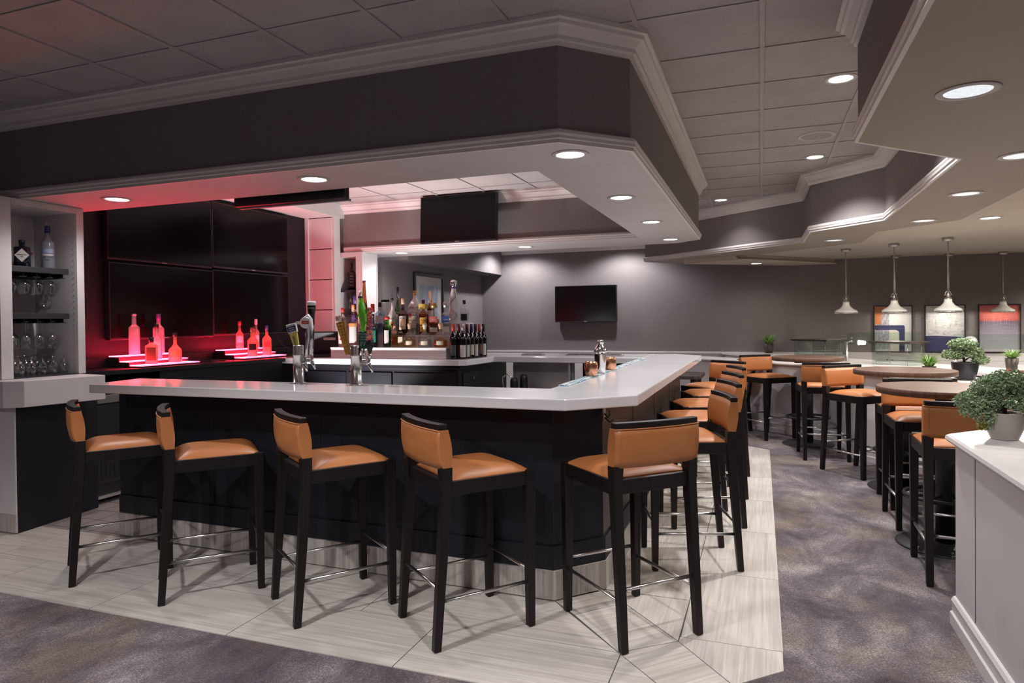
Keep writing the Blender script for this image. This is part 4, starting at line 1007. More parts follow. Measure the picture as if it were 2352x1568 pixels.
def make_stool(label):
    t = thing('bar_stool', label, 'bar stool', (0, 0, 0), 0, 'orange leather bar stools')
    hw = .228
    # seat cushion, softly crowned
    bm = NB(); n = 10; g = []
    for j in range(n + 1):
        for i in range(n + 1):
            u, v = i / n * 2 - 1, j / n * 2 - 1
            d = (1 - abs(u) ** 5) * (1 - abs(v) ** 5)
            w = .212 + .006 * (v + 1) / 2
            g.append(bm.verts.new((u * w, .034 + v * .208, .737 + .036 * max(d, 0) ** .45)))
    for j in range(n):
        for i in range(n):
            f = bm.faces.new((g[j * (n + 1) + i], g[j * (n + 1) + i + 1], g[(j + 1) * (n + 1) + i + 1], g[(j + 1) * (n + 1) + i])); f.smooth = True
    for f_ in bmesh.ops.extrude_face_region(bm, geom=list(bm.faces))['geom']:
        if isinstance(f_, bmesh.types.BMVert): f_.co.z = .730
    obj('seat', bm, M['leather'], t, subsurf=1)
    # wooden frame
    bm = NB()
    box(bm, -.205, .218, .672, .205, .244, .736); box(bm, -.205, -.205, .672, .205, -.180, .736)
    box(bm, -.222, -.19, .672, -.197, .235, .736); box(bm, .197, -.19, .672, .222, .235, .736)
    obj('seat_frame', bm, M['darkwood'], t, bevel=.003)
    for sx in (-1, 1):
        x = sx * .203
        obj('leg', leg_bm([(x, .236, .003), (x, .232, .74)], .034, .048), M['darkwood'], t, bevel=.003)
        obj('leg', leg_bm([(x, -.247, .003), (x, -.222, .33), (x, -.195, .70), (x, -.197, .80)], .034, .052), M['darkwood'], t, bevel=.003)
    b = obj('backrest', backrest_bm(hw, .792, .964, -.222, .040, .026, .014), M['leather'], t)
    bm = NB(); tube(bm, [(x, -.222 + back_y(x, hw, .026) - .020 - .016, .962) for x in [-hw + 2 * hw * i / 12 for i in range(13)]], .003, 6)
    tube(bm, [(-.17, -.226 + .012, .793), (0, -.226 - .0, .793), (.17, -.226 + .012, .793)], .003, 6)
    for sx in (-1, 1): tube(bm, [(sx * (hw - .022), -.222 + .0215 - .021 - .014 * k / 6 - .0095 * math.sin(PI * k / 6), .795 + .166 * k / 6) for k in range(7)], .0012, 5)
    obj('piping', bm, M['piping'], b)
    bm = NB(); secs = []
    for i in range(15):
        x = -(hw - .006) + 2 * (hw - .006) * i / 14; yb = -.236 + back_y(x, hw, .026)
        secs.append([(x, yb - .020, .962), (x, yb + .020, .962), (x, yb + .020, .990), (x, yb - .020, .990)])
    loft(bm, secs); obj('top_rail', bm, M['darkwood'], t, bevel=.004)
    for sx in (-1, 1):
        bm = NB(); tube(bm, [(sx * .203, -.232, .212), (sx * .203, .236, .212)], .0085, 10); obj('foot_bar', bm, M['steel'], t)
    bm = NB(); tube(bm, [(-.203, -.229, .265), (.203, -.229, .265)], .0085, 10); obj('foot_bar', bm, M['steel'], t)
    bm = NB(); tube(bm, [(-.203, .236, .265), (.203, .236, .265)], .0085, 10); obj('foot_bar', bm, M['steel'], t)
    return t
def fac(dx, dy): return math.atan2(dy, dx) - PI / 2
FRONT = []
def quad(rn, fn, left=True):
    dx, dy = fn[0] - rn[0], fn[1] - rn[1]; l = math.hypot(dx, dy); dx /= l; dy /= l
    px, py = (-dy, dx) if left else (dy, -dx)
    return ((rn[0] + fn[0]) / 2 + px * .2, (rn[1] + fn[1]) / 2 + py * .2, fac(dx, dy))
ZT = .005
SPOTS = [quad((-3.563, 2.632), (-3.273, 3.033)) + (ZT, 'leftmost orange leather bar stool, beside the black fridge gap at the bar front'),
         quad((-2.886, 2.604), (-2.55, 2.969)) + (ZT, 'second orange leather bar stool from the left along the bar front'),
         quad((-2.062, 2.623), (-1.77, 3.019)) + (ZT, 'third orange leather bar stool from the left along the bar front'),
         quad((-1.333, 2.63), (-1.022, 3.009)) + (ZT, 'fourth orange leather bar stool from the left, just left of the angled bar corner'),
         (-.594, 3.195, fac(-.346, .344), ZT, 'nearest orange bar stool, back to the viewer at the angled bar corner'),
         (-.413, 4.155, fac(-.476, -.155), ZT, 'first orange stool down the right side of the bar, its curved back fully seen'),
         (-.416, 4.986, fac(-.467, -.175), ZT, 'second orange bar stool along the right side of the bar'),
         (-.42, 5.78, fac(-.467, -.175), ZT, 'third orange bar stool along the right side of the bar'),
         (-.42, 6.60, fac(-.467, -.175), ZT, 'fourth orange bar stool along the right side of the bar, its back nearly hidden'),
         (-.46, 7.36, fac(-.62, -.78), ZT, 'orange bar stool facing the far end of the bar counter'),
         quad((-.246, 8.86), (.06, 8.48)) + (0, 'orange bar stool left of the farthest round bar table, seat and front legs in view'),
         quad((.417, 7.431), (.375, 7.921), False) + (0, 'orange bar stool in front of the farthest round bar table, back to the viewer'),
         quad((.54, 7.05), (.859, 6.652)) + (0, 'orange bar stool left of the middle round bar table, seat and four legs in view'),
         quad((.923, 5.705), (.899, 6.192), False) + (0, 'orange bar stool at the middle bar table, mostly hidden behind the nearest table top'),
         quad((.861, 5.64), (.871, 5.167)) + (0, 'orange bar stool on the far side of the nearest round table, seat toward the viewer'),
         quad((.844, 4.145), (.86, 4.638), False) + (0, 'orange bar stool before the nearest round table, partly hidden by the white half wall')]
st0 = make_stool(SPOTS[0][4])
for i, (x, y, a, z, lab) in enumerate(SPOTS):
    if i == 0: st0.location = (x, y, z); st0.rotation_euler = (0, 0, a)
    else: dup(st0, (x, y, z), a, lab)

# round bar tables
def bar_table(x, y, lab, r=.385, first=None):
    t = thing('bar_table', lab, 'table', (x, y, 0), .3, 'round wooden bar tables')
    bm = NB(); lathe(bm, [(r - .004, .958), (r, .962), (r, .996), (r - .004, 1.0)], 56); obj('tabletop', bm, M['tabletop'], t)
    bm = NB(); lathe(bm, [(.055, .02), (.055, .945)], 24); obj('post', bm, M['blackmetal'], t)
    bm = NB(); box(bm, -.14, -.03, .93, .14, .03, .957); box(bm, -.03, -.14, .93, .03, .14, .957); obj('top_bracket', bm, M['blackmetal'], t)
    bm = NB(); lathe(bm, [(.278, .001), (.278, .006), (.265, .013), (.06, .02), (.056, .024)], 44); obj('base_plate', bm, M['blackmetal'], t)
    bm = NB(); tube(bm, [(.225 * math.cos(2 * PI * k / 36), .225 * math.sin(2 * PI * k / 36), .315) for k in range(36)], .0125, 8, True); rg = obj('foot_ring', bm, M['blackmetal'], t)
    bm = NB()
    for k in range(4):
        a = PI / 4 + k * PI / 2; tube(bm, [(.055 * math.cos(a), .055 * math.sin(a), .315), (.22 * math.cos(a), .22 * math.sin(a), .315)], .009, 8)
    obj('ring_spoke', bm, M['blackmetal'], rg)
    return t
tb = bar_table(.50, 8.40, 'farthest round wooden bar table, beside the far orange stools')
dup(tb, (1.13, 6.475, 0), .8, 'middle round wooden bar table, with the black potted bonsai beyond it')
dup(tb, (1.085, 4.92, 0), .1, 'nearest round wooden bar table, partly hidden by the grey potted bonsai')

# low table and dining chair behind the bar end
t = thing('dining_table', 'low dark square table behind the far end of the bar', 'table', (-1.06, 8.80, 0))
bm = NB(); prism(bm, [(-.375, -.30), (-.30, -.375), (.30, -.375), (.375, -.30), (.375, .30), (.30, .375), (-.30, .375), (-.375, .30)], .71, .75); obj('tabletop', bm, M['espresso'], t, bevel=.003)
for sx in (-1, 1):
    for sy in (-1, 1): obj('leg', leg_bm([(sx * .29, sy * .29, .001), (sx * .29, sy * .29, .709)], .06, .08), M['espresso'], t)
t = thing('dining_chair', 'dark framed chair with orange back panel against the white half wall', 'chair', (-.45, 9.22, 0), fac(-.85, -.5))
bm = NB(); box(bm, -.22, -.21, .40, .22, .22, .47); obj('seat', bm, M['leather'], t, bevel=.02)
for sx in (-1, 1):
    obj('leg', leg_bm([(sx * .205, .20, .001), (sx * .205, .20, .42)], .035, .04), M['darkwood'], t)
    obj('leg', leg_bm([(sx * .205, -.25, .001), (sx * .205, -.21, .40), (sx * .205, -.25, .65), (sx * .215, -.33, .90)], .04, .042), M['darkwood'], t)
bm = NB(); loft(bm, [[(-.2, -.345, .86), (.2, -.345, .86), (.2, -.31, .86), (-.2, -.31, .86)], [(-.2, -.355, .90), (.2, -.355, .90), (.2, -.32, .90), (-.2, -.32, .90)]]); obj('top_rail', bm, M['darkwood'], t)
bm = NB(); loft(bm, [[(-.19, -.27, .52), (.19, -.27, .52), (.19, -.22, .52), (-.19, -.22, .52)], [(-.19, -.345, .86), (.19, -.345, .86), (.19, -.30, .86), (-.19, -.30, .86)]]); obj('backrest', bm, M['leather'], t)

# ------------------------------------------------------------------ buffet behind the half wall
bm = NB()
BT = [(-.62, 11.78), (.14, 10.29), (1.10, 8.95), (1.38, 8.40), (1.95, 7.95), (2.16, 7.66), (4.2, 7.35), (4.2, 7.95), (2.65, 8.15), (2.3, 8.75), (1.7, 9.45), (.75, 10.7), (.2, 11.78)]
prism(bm, BT, .850, .889); o = obj('buffet_counter', bm, M['trim'], bevel=.006); tag(o, 'long white buffet counter behind the white half wall', 'counter')
t = thing('buffet_cabinet', 'dark brown wooden buffet cabinet at the right edge behind the bonsai', 'cabinet', (2.5, 8.2, 0))
bm = NB(); prism(bm, [(1.98, 8.12), (2.19, 7.70), (4.15, 7.40), (4.15, 7.92), (2.62, 8.11), (2.3, 8.65)], .06, .849); part('carcass', bm, M['espresso'], t)
bm = NB(); prism(bm, [(-.56, 11.75), (.18, 10.31), (1.13, 8.98), (1.42, 8.44), (1.955, 8.05), (2.25, 8.70), (1.66, 9.4), (.71, 10.66), (.14, 11.75)], .06, .849); part('white_panel', bm, M['cab_white'], t)
bm = NB()
for k in range(3):
    x = 2.45 + k * .5; y = 7.70 - (x - 2.19) * .153; box(bm, x - .004, y - .004, .08, x + .004, y + .002, .84)
part('door_gap', bm, M['black'], t)

# pastry display cases
def case(x, y, rz, lab, w=.46, d=.40, h=.25):
    t = thing('display_case', lab, 'display case', (x, y, .8895), rz, 'glass display cases')
    bm = NB(); loft(bm, [[(-w / 2 - .02, -d / 2 - .02, h), (w / 2 + .02, -d / 2 - .02, h), (w / 2 + .02, d / 2 + .02, h), (-w / 2 - .02, d / 2 + .02, h)], [(-w / 2 - .04, -d / 2 - .04, h + .022), (w / 2 + .04, -d / 2 - .04, h + .022), (w / 2 + .04, d / 2 + .04, h + .022), (-w / 2 - .04, d / 2 + .04, h + .022)]])
    obj('tray_top', bm, M['espresso'], t, bevel=.003)
    for x0, y0, x1, y1 in ((-w / 2, -d / 2, w / 2, -d / 2 + .005), (-w / 2, d / 2 - .005, w / 2, d / 2), (-w / 2, -d / 2 + .006, -w / 2 + .005, d / 2 - .006), (w / 2 - .005, -d / 2 + .006, w / 2, d / 2 - .006)):
        bm = NB(); box(bm, x0, y0, .001, x1, y1, h - .001); obj('glass_pane', bm, M['caseglass'], t)
    bm = NB()
    for z in (.04, .13):
        for s in (-1, 1):
            tube(bm, [(-w / 2 + .03, s * (d / 2 - .03), z), (w / 2 - .03, s * (d / 2 - .03), z)], .003, 6); tube(bm, [(s * (w / 2 - .03), -d / 2 + .03, z), (s * (w / 2 - .03), d / 2 - .03, z)], .003, 6)
    for sx in (-1, 1):
        for sy in (-1, 1): tube(bm, [(sx * (w / 2 - .03), sy * (d / 2 - .03), .001), (sx * (w / 2 - .03), sy * (d / 2 - .03), h - .002)], .003, 6)
    obj('wire_rack', bm, M['nickel'], t)
    bm = NB(); 
    for sx in (-1, 1): lathe(bm, [(.008, 0), (.008, .004)], 10, (sx * .03, 0, 0))
    q = obj('door_knob', bm, M['chrome'], t); q.location = (0, -d / 2 - .0002, .06); q.rotation_euler = (R(90), 0, 0)
    return t
case(.72, 9.78, R(-38), 'left glass display case with dark tray top, behind the farthest table')
case(1.50, 8.92, R(-38), 'right glass display case with dark tray top, behind the middle table', .42, .36)
# sneeze guards
def guard(x, y, rz, lab, w, tilt=28, flip=1):
    t = thing('sneeze_guard', lab, 'sneeze guard', (x, y, .8895), rz, 'glass sneeze guards')
    bm = NB(); lathe(bm, [(.022, 0), (.022, .004), (.015, .005), (.015, .12), (.011, .122), (.011, .245)], 14); obj('post', bm, M['nickel'], t)
    bm = NB(); tube(bm, [(0, 0, .235), (.04 * flip, .02, .25), (.055 * flip, .035, .262)], .006, 8); obj('arm', bm, M['nickel'], t)
    bm = NB()
    for zz in (.0, .055): lathe(bm, [(.013, -.006), (.016, 0), (.013, .006)], 12, (.055 * flip, 0, zz))
    for v in bm.verts: pass
    q = obj('clamp', bm, M['chrome'], t); q.location = (0, .04, .25); q.rotation_euler = (R(tilt), 0, 0)
    bm = NB(); box(bm, 0 if flip > 0 else -w, -.003, -.06, w if flip > 0 else 0, .003, .115)
    q = obj('glass_pane', bm, M['guard'], t, bevel=.001); q.location = (-.005 * flip, .045, .262); q.rotation_euler = (R(-tilt), 0, 0)
    return t
guard(1.02, 9.50, R(-14), 'tilted glass sneeze guard left of the right display case', .80)
guard(1.92, 8.32, R(-10), 'tilted glass sneeze guard in front of the black and white painting', .72)
guard(2.46, 8.00, R(5), 'tilted glass sneeze guard at the right edge before the red painting', .9)
bm = NB(); tube(bm, [(2.02, 7.98, .8895), (2.02, 7.98, 1.06)], .004); o = obj('thin_post', bm, M['nickel']); tag(o, 'thin steel rod standing right of the black bonsai pot', 'post')
# small things on the buffet
bm = NB(); lathe(bm, [(.020, 0), (.027, .004), (.027, .03), (.022, .038), (.022, .03), (.02, .006)], 18, cap=False); o = obj('ramekin', bm, RED, loc=(2.24, 7.76, .8895)); tag(o, 'small red dish on the buffet beside the sign card', 'dish')
t = thing('sign_card', 'small white and brown sign card standing on the buffet', 'sign', (2.335, 7.74, .8895), R(-12))
bm = NB(); box(bm, -.028, -.003, 0, .028, .003, .085); obj('card', bm, WHITE, t); bm = NB(); box(bm, -.028, -.0045, .0, .028, -.0032, .03); obj('brown_band', bm, BROWNL, t)
t = thing('wooden_crate', 'light wooden crate on the buffet at the right edge', 'crate', (2.62, 7.83, .8895), R(-8))
cw = wood_mat('crate_pine', (.30, .17, .07), (.46, .28, .12), .6, (3, 3, 30))
for k in range(3):
    bm = NB(); box(bm, -.13, -.085, k * .035 + .002, .13, -.075, k * .035 + .032); box(bm, -.13, .075, k * .035 + .002, .13, .085, k * .035 + .032); box(bm, -.13, -.074, k * .035 + .002, -.12, .074, k * .035 + .032); box(bm, .12, -.074, k * .035 + .002, .13, .074, k * .035 + .032); obj('slat', bm, cw, t)
bm = NB(); box(bm, -.119, -.074, .0, .119, .074, .008); obj('base_board', bm, cw, t)
bm = NB(); box(bm, -.09, -.05, 0, .09, .05, .016); o = obj('black_tray', bm, M['black'], bevel=.004, loc=(2.40, 7.86, .8895), rot=(0, 0, R(-15))); tag(o, 'flat black tray on the buffet left of the wooden crate', 'tray')

# ------------------------------------------------------------------ plants
def leafmat(name, a, b_):
    m, nt, b = newmat(name); f = noise(nt, texco(nt, 'Object'), 45, 3)
    nt.links.new(ramp(nt, f, [(.3, a), (.7, b_)]), b.inputs['Base Color']); b.inputs['Roughness'].default_value = .5
    return m
LEAF = leafmat('bonsai_leaf', (.14, .23, .105), (.42, .53, .32)); BLADE = leafmat('grass_blade', (.09, .22, .04), (.30, .48, .13)); YLEAF = leafmat('yellow_leaf', (.30, .25, .06), (.45, .36, .10))
BARK = pm('bark', (.05, .035, .025), .9, bmp=.5); SOIL = pm('soil', (.05, .06, .03), .95, bmp=.6)
def leaf_cloud(bm, blobs, n, size, rnd):
    tot = sum(b[3] * b[4] * b[5] for b in blobs)
    for cx, cy, cz, rx, ry, rz in blobs:
        for _ in range(max(20, int(n * rx * ry * rz / tot))):
            u = rnd.uniform(-1, 1); a = rnd.uniform(0, 2 * PI); s = math.sqrt(1 - u * u); q = rnd.uniform(.55, 1.06)
            c = Vector((cx + rx * q * s * math.cos(a), cy + ry * q * s * math.sin(a), cz + rz * q * u))
            e = Euler((rnd.uniform(-1.3, 1.3), rnd.uniform(-1.3, 1.3), rnd.uniform(0, 6.3))).to_matrix(); k = size * rnd.uniform(.6, 1.25)
            v = [bm.verts.new(c + e @ Vector(p) * k) for p in ((0, -1, 0), (.55, -.1, .18), (0, 1, 0), (-.55, -.1, .18))]
            bm.faces.new(v)
def bonsai(lab, loc, pot_prof, pot_mat, blobs, n, size, trunk, yellow=None, seed=1):
    t = thing('potted_bonsai', lab, 'plant', loc)
    bm = NB(); lathe(bm, pot_prof, 40, cap=False); bmesh.ops.contextual_create(bm, geom=[e for e in bm.edges if e.is_boundary and all(abs(v.co.z) < 1e-6 for v in e.verts)]); obj('pot', bm, pot_mat, t)
    top = max(p[1] for p in pot_prof); rt = [p[0] for p in pot_prof if p[1] > top - .01][-1]
    bm = NB(); lathe(bm, [(.001, top - .016), (rt * .96, top - .018)], 30, cap=False); obj('soil', bm, SOIL, t)
    bm = NB()
    for pts, r in trunk: tube(bm, pts, r, 8)
    obj('trunk', bm, BARK, t)
    rnd = random.Random(seed); bm = NB(); leaf_cloud(bm, blobs, n, size, rnd); obj('foliage', bm, LEAF, t, recalc=False)
    if yellow: bm = NB(); leaf_cloud(bm, yellow, n // 25, size, rnd); obj('yellow_leaves', bm, YLEAF, t, recalc=False)
    return t
POT = [(.048, 0), (.052, .003)]
for k in range(27):
    f = k / 26; r = .052 + .026 * math.sin(min(1, f * 1.25) * PI / 2) - .004 * max(0, f - .7) / .3
    POT.append((r + (.0018 if k % 2 else -.0014), .004 + .116 * f))
POT += [(.069, .121), (.067, .118), (.066, .10)]
potm = pm('grey_ribbed_ceramic', (.40, .37, .345), .45, var=.05)
bonsai('large bushy bonsai in a grey ribbed pot on the near white half wall', (1.02, 3.59, .8905), POT, potm,
       [(-.10, -.0, .165, .095, .08, .055), (-.055, .0, .225, .075, .07, .06), (.02, .02, .255, .085, .075, .055), (.085, .01, .205, .075, .075, .05), (.05, -.04, .165, .07, .05, .035), (-.13, -.02, .125, .055, .05, .035), (-.085, -.05, .10, .045, .035, .05), (.12, -.0, .15, .065, .06, .045)],
       9500, .0072, [([(0, 0, .10), (.0, 0, .15), (-.03, 0, .19), (-.06, 0, .22)], [.011, .009, .006, .004]), ([(0, 0, .14), (.04, .01, .18), (.02, .02, .24)], [.008, .005, .003]), ([(0, 0, .13), (-.07, -.01, .14), (-.12, -.02, .14)], [.006, .004, .003])],
       [(-.10, -.055, .065, .02, .02, .022)], 3)
POT2 = [(.062, 0), (.075, .01)]
for k in range(25): f = k / 24; POT2.append((.075 + .028 * math.sin(f * PI / 2) + (.0012 if k % 2 else -.0008), .01 + .145 * f))
POT2 += [(.094, .156), (.092, .14)]
bonsai('small bonsai in a black ribbed pot on the half wall corner', (1.66, 6.86, .8905), POT2, pm('black_ribbed_ceramic', (.02, .021, .025), .4),
       [(-.02, 0, .31, .11, .10, .05), (-.09, 0, .22, .09, .08, .045), (.06, 0, .24, .08, .08, .05), (.11, -.02, .175, .07, .06, .04)], 2600, .013,
       [([(0, 0, .13), (-.01, 0, .2), (-.02, 0, .30)], [.012, .009, .005]), ([(0, 0, .17), (.07, 0, .22)], [.007, .004]), ([(0, 0, .18), (-.08, 0, .21)], [.007, .004])], None, 5)
def grass_plant(lab, loc, r, h, spread, n, seed, pot=(.62, .95), pm_=None):
    t = thing('potted_grass', lab, 'plant', loc)
    bm = NB(); lathe(bm, [(r * pot[0], 0), (r * .8, h * .3), (r * pot[1], h), (r * (pot[1] - .1), h), (r * (pot[1] - .12), h * .8)], 24); obj('pot', bm, pm_ or pm('brown_pot', (.055, .04, .033), .55, bmp=.2), t)
    bm = NB(); rnd = random.Random(seed)
    for _ in range(n):
        a = rnd.uniform(0, 2 * PI); out = spread * rnd.uniform(.3, 1); up = spread * rnd.uniform(.5, 1.15); w = .0065 * rnd.uniform(.7, 1.3); r0 = r * .5 * rnd.random()
        ca, sa = math.cos(a), math.sin(a); pv = None
        for k in range(5):
            f = k / 4; d = r0 + out * f ** 1.3; z = h * .95 + up * (f - .55 * f * f * (1.2 if out > spread * .7 else .6)); ww = w * (1 - f * .92)
            q = (bm.verts.new((d * ca - ww * sa, d * sa + ww * ca, z)), bm.verts.new((d * ca + ww * sa, d * sa - ww * ca, z)))
            if pv: bm.faces.new((pv[0], pv[1], q[1], q[0]))
            pv = q
    obj('foliage', bm, BLADE, t, recalc=False)
    return t
grass_plant('spiky green grass plant in a brown pot against the far taupe wall', (.115, 11.55, .8905), .085, .15, .235, 190, 1)
grass_plant('bright green grass plant behind the middle round table', (1.69, 8.33, .8905), .075, .02, .19, 190, 2)
grass_plant('green fern in a tapered brown pot behind the sneeze guard post', (2.34, 8.02, .8905), .062, .13, .13, 150, 4)

# ------------------------------------------------------------------ pendants, pictures
def pendant_light(t):
    if GM['pend'] <= 0: return
    l = bpy.data.lights.new('pendant_glow', 'POINT'); l.energy = 12. * GM['pend']; l.color = (1, .94, .84); l.shadow_soft_size = .03
    o = bpy.data.objects.new('pendant_glow', l); COL.objects.link(o); o.parent = t; o.location = (0, 0, 1.495 - ZS - .016 + .012)
def pendant(x, y, lab, src=None):
    if src: return dup(src, (x, y, ZS + .016), 0, lab)
    t = thing('pendant_lamp', lab, 'pendant lamp', (x, y, ZS + .016), 0, 'white pendant lamps')
    zb = 1.495 - (ZS + .016)
    bm = NB(); lathe(bm, [(.010, -.045), (.055, -.04), (.06, -.022), (.06, 0)], 24); obj('canopy', bm, M['nickel'], t)
    bm = NB(); tube(bm, [(0, 0, -.04), (0, 0, zb + .25)], .0075, 10); obj('rod', bm, M['nickel'], t)
    bm = NB(); tube(bm, [(-.034, 0, zb + .195)] + [(.03 * math.cos(PI - k * PI / 8), 0, zb + .205 + .042 * math.sin(k * PI / 8)) for k in range(9)] + [(.034, 0, zb + .195)], .004, 6)
    tube(bm, [(-.045, 0, zb + .197), (.045, 0, zb + .197)], .004, 6); obj('yoke', bm, M['nickel'], t)
    bm = NB(); lathe(bm, [(.042, zb + .155), (.034, zb + .165), (.02, zb + .18), (.02, zb + .20), (.012, zb + .215), (.012, zb + .25)], 18); obj('socket_cup', bm, M['nickel'], t)
    bm = NB(); lathe(bm, [(.040, zb + .150), (.042, zb + .122), (.050, zb + .105), (.068, zb + .082), (.090, zb + .064), (.122, zb + .046), (.139, zb + .032), (.146, zb + .012), (.143, zb + .012), (.135, zb + .030), (.118, zb + .042), (.086, zb + .059), (.064, zb + .078), (.046, zb + .102), (.037, zb + .148)], 36, cap=False); obj('lamp_shade', bm, M['enamel'], t)
    bm = NB(); lathe(bm, [(.146, zb + .002), (.151, zb + .004), (.151, zb + .012), (.146, zb + .013), (.143, zb + .006)], 36, cap=False); obj('rim_band', bm, M['chrome'], t)
    bm = NB(); bmesh.ops.create_uvsphere(bm, u_segments=14, v_segments=9, radius=.035, matrix=Matrix.Translation((0, 0, zb + .055))); obj('bulb', bm, emit('pendant_bulb', (1, .93, .8), 6), t)
    return t
PEND = [(1.076, 10.079, 'white pendant lamp at the left end of the front row'), (1.572, 9.621, 'white pendant lamp before the orange and navy painting'), (2.053, 9.172, 'white pendant lamp before the pale landscape painting, hung nearest'),
        (1.90, 11.52, 'white pendant lamp nearly hidden behind the second front pendant'), (2.60, 11.55, 'white pendant lamp nearly hidden behind the nearest pendant'), (3.26, 11.53, 'white pendant lamp before the red topped painting')]
p0 = pendant(*PEND[0])
PL = [p0] + [pendant(*q, src=p0) for q in PEND[1:]]
for q in PL: pendant_light(q)

def flat(bm, pts, y): bm.faces.new([bm.verts.new((p[0], y, p[1])) for p in pts])
def canvas_frame(name, lab, x, z, w, h, fm, y=11.797):
    t = thing(name, lab, 'painting' if name == 'painting' else 'picture', (x, y, z))
    bm = NB(); e = .012
    box(bm, -w / 2, -.035, -h / 2, -w / 2 + e, 0, h / 2); box(bm, w / 2 - e, -.035, -h / 2, w / 2, 0, h / 2); box(bm, -w / 2 + e, -.035, -h / 2, w / 2 - e, 0, -h / 2 + e); box(bm, -w / 2 + e, -.035, h / 2 - e, w / 2 - e, 0, h / 2)
    obj('frame', bm, fm, t); return t
w, h = .525, .712
def PX(u, v): return (-w / 2 + .012 + u * (w - .024), -h / 2 + .012 + v * (h - .024))
scuff = pm('paint_grey_scuffed', (.36, .33, .37), .8, var=.45, scale=24, stretch=(3, 1, 1)); offw = pm('paint_offwhite', (.62, .61, .59), .8, var=.04); por = pm('paint_orange', (.56, .20, .08), .8, var=.1); pnv = pm('paint_navy', (.035, .035, .10), .8, var=.1); pcr = pm('paint_cream', (.66, .60, .53), .8, var=.03)
t = canvas_frame('painting', 'abstract canvas of orange block and navy arch, leftmost of three paintings', 1.905, 1.262, w, h, M['black'])
bm = NB(); box(bm, -w / 2 + .013, -.02, -h / 2 + .013, w / 2 - .013, -.002, h / 2 - .013); obj('canvas', bm, offw, t)
def shape(name, pts, mat, y):
    bm = NB(); flat(bm, [PX(*p) for p in pts], y); obj(name, bm, mat, t, recalc=False)
def arc(cx, cy, rx, ry, a0, a1, n=10): return [(cx + rx * math.cos(a0 + (a1 - a0) * k / n), cy + ry * math.sin(a0 + (a1 - a0) * k / n)) for k in range(n + 1)]
shape('grey_patch', [(0, .05), (.40, .05), (.40, 1), (.0, 1)], scuff, -.0204)
shape('orange_block', [(0, .60), (.19, .60), (.19, .78)] + arc(.27, .78, .08, .08, PI, PI / 2) + [(.42, .86), (.42, 1), (0, 1)], por, -.0208)
shape('navy_arch', [(0, .475), (.55, .475)] + arc(.55, .40, .12, .075, PI / 2, 0) + [(.67, 0), (.82, 0)] + [(.82, .52)] + arc(.76, .535, .06, .045, 0, PI / 2) + [(0, .58)], pnv, -.0212)
shape('cream_field', [(.40, 0), (.665, 0), (.665, .40)] + arc(.55, .40, .115, .07, 0, PI / 2) + [(.40, .47)], pcr, -.0206)
w = .527
t = canvas_frame('painting', 'pale abstract landscape with dark navy base, middle of three paintings', 2.594, 1.262, w, h, M['black'])
m, nt, b = newmat('pale_landscape'); v = texco(nt, 'Object'); sx_ = nt.nodes.new('ShaderNodeSeparateXYZ'); nt.links.new(v, sx_.inputs[0])
n1 = noise(nt, texco(nt, 'Object', (5, 1, 14)), 2.2, 5, .65, .6); n2 = noise(nt, texco(nt, 'Object', (14, 1, 4)), 1.6, 4, .6)
c = ramp(nt, n1, [(.34, (.34, .34, .38)), (.46, (.56, .55, .53)), (.7, (.66, .65, .62))])
c = mix_rgb(nt, ramp(nt, n2, [(.55, (0, 0, 0)), (.75, (.6, .6, .6))]), c, (.22, .23, .30)); nt.links.new(c, b.inputs['Base Color']); b.inputs['Roughness'].default_value = .8
bm = NB(); box(bm, -w / 2 + .013, -.02, -h / 2 + .013, w / 2 - .013, -.002, h / 2 - .013); obj('canvas', bm, m, t)
shape('navy_base', [(0, 0), (1, 0), (1, .31), (.8, .325), (.55, .335), (.25, .345), (0, .34)], pnv, -.0206)
t = canvas_frame('painting', 'abstract canvas with red band over purple grey weave, rightmost of three paintings', 3.283, 1.262, .525, h, M['black'])
m, nt, b = newmat('red_over_grey'); v = texco(nt, 'Object'); sp_ = nt.nodes.new('ShaderNodeSeparateXYZ'); nt.links.new(v, sp_.inputs[0])
wv = noise(nt, texco(nt, 'Object', (4, 1, 120)), 1.2, 3); wh = noise(nt, texco(nt, 'Object', (120, 1, 4)), 1.2, 3)
mr = nt.nodes.new('ShaderNodeMapRange'); mr.inputs['From Min'].default_value = -.35; mr.inputs['From Max'].default_value = .35; nt.links.new(sp_.outputs['Z'], mr.inputs['Value'])
ad = nt.nodes.new('ShaderNodeMath'); ad.operation = 'MULTIPLY_ADD'; ad.inputs[1].default_value = .05; nt.links.new(wh, ad.inputs[0]); nt.links.new(mr.outputs[0], ad.inputs[2])
c = ramp(nt, ad.outputs[0], [(.0, (.36, .34, .37)), (.30, (.28, .25, .30)), (.66, (.085, .06, .10)), (.70, (.42, .055, .04)), (.80, (.50, .085, .055)), (1., (.40, .06, .045))])
c = mix_rgb(nt, ramp(nt, mix_rgb(nt, .5, wv, wh), [(.42, (.0, .0, .0)), (.66, (.35, .35, .35))]), c, (.45, .40, .42)); nt.links.new(c, b.inputs['Base Color']); b.inputs['Roughness'].default_value = .85
bm = NB(); box(bm, -.25, -.02, -h / 2 + .013, .25, -.002, h / 2 - .013); obj('canvas', bm, m, t)
